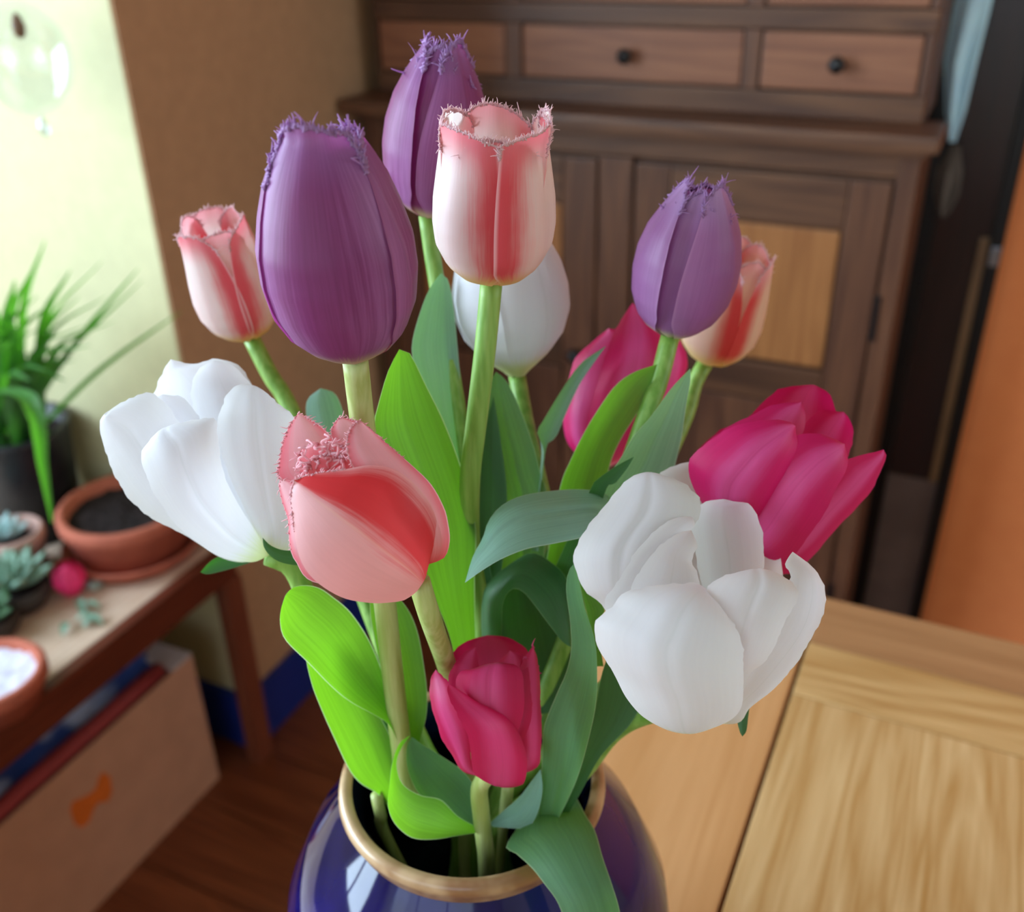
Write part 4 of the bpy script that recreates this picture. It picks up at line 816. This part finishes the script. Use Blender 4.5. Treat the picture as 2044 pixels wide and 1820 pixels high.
loft('petal', [b12, (720, 1040), (640, 980), (612, 945), (622, 918), (655, 905)], [b12, (790, 1020), (728, 960), (712, 925), (695, 908), (655, 905)], [(0, .335), (.5, .320), (1, .318)], M_pinner, t, bulge=-.1, fr=60, fl=.0026, frv=.5, seed=9)
loft('petal', [b12, (640, 1165), (590, 1120), (578, 1085), (575, 1038), (563, 1002), (556, 967), (562, 955)], [b12, (700, 1090), (630, 1050), (605, 1000), (590, 965), (562, 955)], [(0, .335), (.5, .314), (1, .316)], M_corP, t, bulge=.1, tilt=(.008, 0), fr=30, fl=.0012)
loft('petal', [b12, (800, 1100), (750, 1010), (712, 950), (692, 900), (696, 862), (716, 838)], [b12, (851, 1127), (886, 1114), (898, 1080), (894, 1040), (886, 1012), (861, 967), (823, 929), (773, 886), (735, 852), (716, 838)], [(0, .335), (.5, .309), (1, .322)], M_corP, t, bulge=.17, tilt=(0, .012), fr=60, fl=.0012, frv=.3, seed=5)
loft('petal', [b12, (815, 1194), (773, 1203), (735, 1203), (684, 1193), (634, 1163), (604, 1126), (590, 1080), (584, 1030), (580, 990), (587, 958)], [b12, (858, 1115), (874, 1062), (862, 1012), (832, 970), (790, 938), (742, 928), (690, 936), (626, 945), (587, 958)], [(0, .333), (.45, .304), (1, .308)], M_corR, t, bulge=.17, tilt=(.010, .008), fr=70, fl=.0012, frv=.25, seed=6)
stem(t, [(836, 1158, .335), (858, 1230, .345), (892, 1330, .392), (915, 1420, .412), (930, 1500, .425)], .0038, M_stemP, (-.004, -.006))
loft('leaf', [(800, 1600), (790, 1470), (770, 1380), (750, 1290), (738, 1210), (750, 1140)], [(840, 1600), (836, 1500), (852, 1420), (848, 1340), (822, 1230), (750, 1140)], [(0, .43), (1, .40)], M_leafY, t, bulge=-.1)
loft('leaf', [(790, 1640), (760, 1590), (723, 1566), (704, 1547), (689, 1521), (667, 1473), (645, 1424), (622, 1364), (610, 1300), (625, 1260)], [(800, 1620), (792, 1545), (788, 1500), (770, 1450), (720, 1370), (670, 1300), (625, 1260)], [(0, .44), (.5, .405), (1, .395)], M_leafY, t, bulge=-.14, tilt=(0, .014))
loft('leaf', [(960, 1420), (935, 1280), (928, 1170), (925, 1100), (940, 1050)], [(1000, 1400), (990, 1300), (985, 1180), (968, 1090), (940, 1050)], [(0, .445), (1, .43)], M_leafC, t, bulge=-.1)
for k, (x0, y0) in enumerate(((604, 905), (622, 890), (640, 900), (655, 882), (612, 925), (634, 920), (660, 908), (676, 896), (690, 915), (650, 932), (600, 940), (672, 926))):
    r = random.Random(k); p = []
    for q in range(7): p.append(at_d(x0 + r.uniform(-13, 13), y0 + 5 * q - 16 + r.uniform(-8, 8), .316 + .004 * r.random()))
    tube('frill', p, .00042, M_fcor, t, 6, 26)
# 13 small deep pink tulip low in front
t = tulip('magenta_tulip', 'small deep pink tulip low in front just above the vase rim')
b13 = (990, 1552)
loft('petal', [b13, (900, 1450), (891, 1345), (904, 1304), (929, 1281), (972, 1268)], [b13, (1060, 1450), (1062, 1345), (1049, 1298), (1015, 1273), (972, 1268)], [(0, .40), (.5, .40), (1, .398)], M_mag2, t, bulge=-.2, rag=1.2)
loft('petal', [b13, (1035, 1500), (1032, 1400), (1040, 1330), (1064, 1288)], [b13, (1068, 1535), (1080, 1490), (1080, 1400), (1077, 1335), (1064, 1288)], [(0, .395), (.5, .378), (1, .382)], M_mag2, t, bulge=.12, tilt=(0, .012), fr=6, fl=.002, rag=1.2)
loft('petal', [b13, (1000, 1450), (980, 1350), (996, 1322), (1018, 1298)], [b13, (1056, 1450), (1058, 1350), (1046, 1312), (1018, 1298)], [(0, .392), (.5, .378), (1, .384)], M_mag2, t, bulge=.1, rag=1.2)
loft('petal', [b13, (900, 1450), (893, 1370), (905, 1330), (926, 1302), (950, 1291)], [b13, (970, 1450), (966, 1370), (956, 1332), (950, 1291)], [(0, .392), (.5, .38), (1, .384)], M_mag2, t, bulge=.1, rag=1.2)
loft('petal', [b13, (915, 1430), (912, 1350), (940, 1336), (985, 1328)], [b13, (1040, 1440), (1046, 1360), (1030, 1326), (985, 1328)], [(0, .388), (.5, .370), (1, .374)], M_mag2, t, bulge=.12, groove=.03, rag=1.2)
loft('petal', [b13, (928, 1542), (902, 1506), (880, 1469), (865, 1424), (859, 1386), (861, 1352), (870, 1336)], [b13, (945, 1530), (934, 1450), (908, 1400), (896, 1362), (870, 1336)], [(0, .388), (.5, .366), (1, .374)], M_mag2, t, bulge=.12, tilt=(.008, 0), rag=1.2)
loft('petal', [b13, (948, 1546), (936, 1476), (920, 1440), (902, 1408), (892, 1378), (896, 1366)], [b13, (1040, 1568), (1052, 1530), (1048, 1490), (1031, 1446), (1010, 1423), (960, 1402), (925, 1380), (896, 1366)], [(0, .386), (.5, .360), (1, .364)], M_mag2, t, bulge=.14, tilt=(0, .012), groove=.02, rag=1.2)
stem(t, [(985, 1535, .392), (958, 1570, .403), (960, 1620, .413), (967, 1680, .424), (971, 1725, .433)], .0036, M_stemP, (.0, -.012))
loft('leaf', [(958, 1661), (913, 1668), (869, 1675), (828, 1674), (802, 1659), (783, 1636), (774, 1606), (777, 1570), (783, 1524), (797, 1484), (820, 1467)], [(956, 1650), (947, 1648), (913, 1628), (880, 1596), (843, 1588), (813, 1573), (797, 1552), (792, 1520), (802, 1492), (820, 1467)], [(0, .42), (.6, .398), (1, .402)], M_leafY, t, bulge=-.12, tilt=(-.006, .006))
loft('leaf', [(950, 1655), (880, 1620), (840, 1590), (815, 1540), (812, 1492), (822, 1470)], [(962, 1640), (955, 1590), (930, 1545), (880, 1508), (846, 1488), (822, 1470)], [(0, .43), (1, .41)], M_leafA, t, bulge=-.12)
loft('leaf', [(975, 1645), (1006, 1617), (1036, 1591), (1060, 1560), (1079, 1535)], [(985, 1650), (1025, 1653), (1055, 1651), (1073, 1622), (1083, 1576), (1079, 1535)], [(0, .425), (1, .405)], M_leafB, t, bulge=-.1)
loft('leaf', [(1060, 1660), (1071, 1648), (1078, 1600), (1082, 1514), (1086, 1450), (1112, 1383), (1130, 1342), (1140, 1297), (1138, 1241), (1130, 1177), (1135, 1140), (1148, 1122)], [(1090, 1670), (1106, 1648), (1123, 1618), (1153, 1551), (1175, 1476), (1190, 1402), (1192, 1327), (1186, 1271), (1168, 1215), (1156, 1160), (1148, 1122)], [(0, .425), (.5, .385), (1, .365)], M_leafA, t, bulge=-.12, tilt=(.008, -.008), groove=.02)
loft('leaf', [(1040, 1640), (1010, 1690), (1029, 1703), (1062, 1733), (1088, 1766), (1114, 1803), (1140, 1870), (1200, 1990)], [(1150, 1590), (1170, 1628), (1188, 1658), (1203, 1710), (1222, 1766), (1237, 1818), (1248, 1900), (1200, 1990)], [(0, .435), (.25, .395), (.6, .384), (1, .39)], M_leafA, t, bulge=.12)
# leaves of the hidden middle: they belong to the deep pink and the magenta stems
t = bpy.data.objects['magenta_tulip.001']
loft('leaf', [(1050, 1430), (985, 1350), (973, 1260), (984, 1190), (1005, 1165), (1035, 1150)], [(1150, 1420), (1148, 1310), (1120, 1210), (1075, 1165), (1035, 1150)], [(0, .44), (1, .432)], M_leafC, t, bulge=-.1)
loft('leaf', [(975, 1340), (961, 1258), (966, 1180), (990, 1148), (1028, 1119), (1063, 1103), (1100, 1122), (1131, 1155), (1142, 1220), (1140, 1292)], [(985, 1345), (1000, 1280), (1004, 1205), (1022, 1176), (1045, 1182), (1070, 1212), (1100, 1252), (1122, 1280), (1140, 1292)], [(0, .435), (.5, .41), (1, .402)], M_leafC, t, bulge=.1, tilt=(.008, -.004))
loft('leaf', [(1090, 1250), (1083, 1160), (1088, 1105), (1110, 1080)], [(1150, 1250), (1142, 1170), (1140, 1110), (1110, 1080)], [(0, .445), (1, .438)], M_leafA, t, bulge=-.1)
loft('leaf', [(800, 1600), (779, 1530), (740, 1460), (700, 1400), (690, 1350)], [(812, 1600), (808, 1500), (790, 1430), (750, 1370), (690, 1350)], [(0, .445), (1, .425)], M_leafC, bpy.data.objects['white_tulip.001'], bulge=-.1)
for k, (pts, lab) in enumerate((([(752, 1588, .428), (760, 1625, .438), (775, 1680, .455)], 'short cut stem end at the left inside the vase mouth'), ([(1015, 1560, .43), (1008, 1620, .44), (1000, 1680, .455)], 'short cut stem end behind the small deep pink tulip'))):
    tag(tube('cut_stem', [at_d(*p) for p in pts] + [np.array([VC[0] + (.01 if k else -.012), VC[1] - .012, ZR - .12])], .0027, M_stemP, None, 12, 24), lab, 'stem')
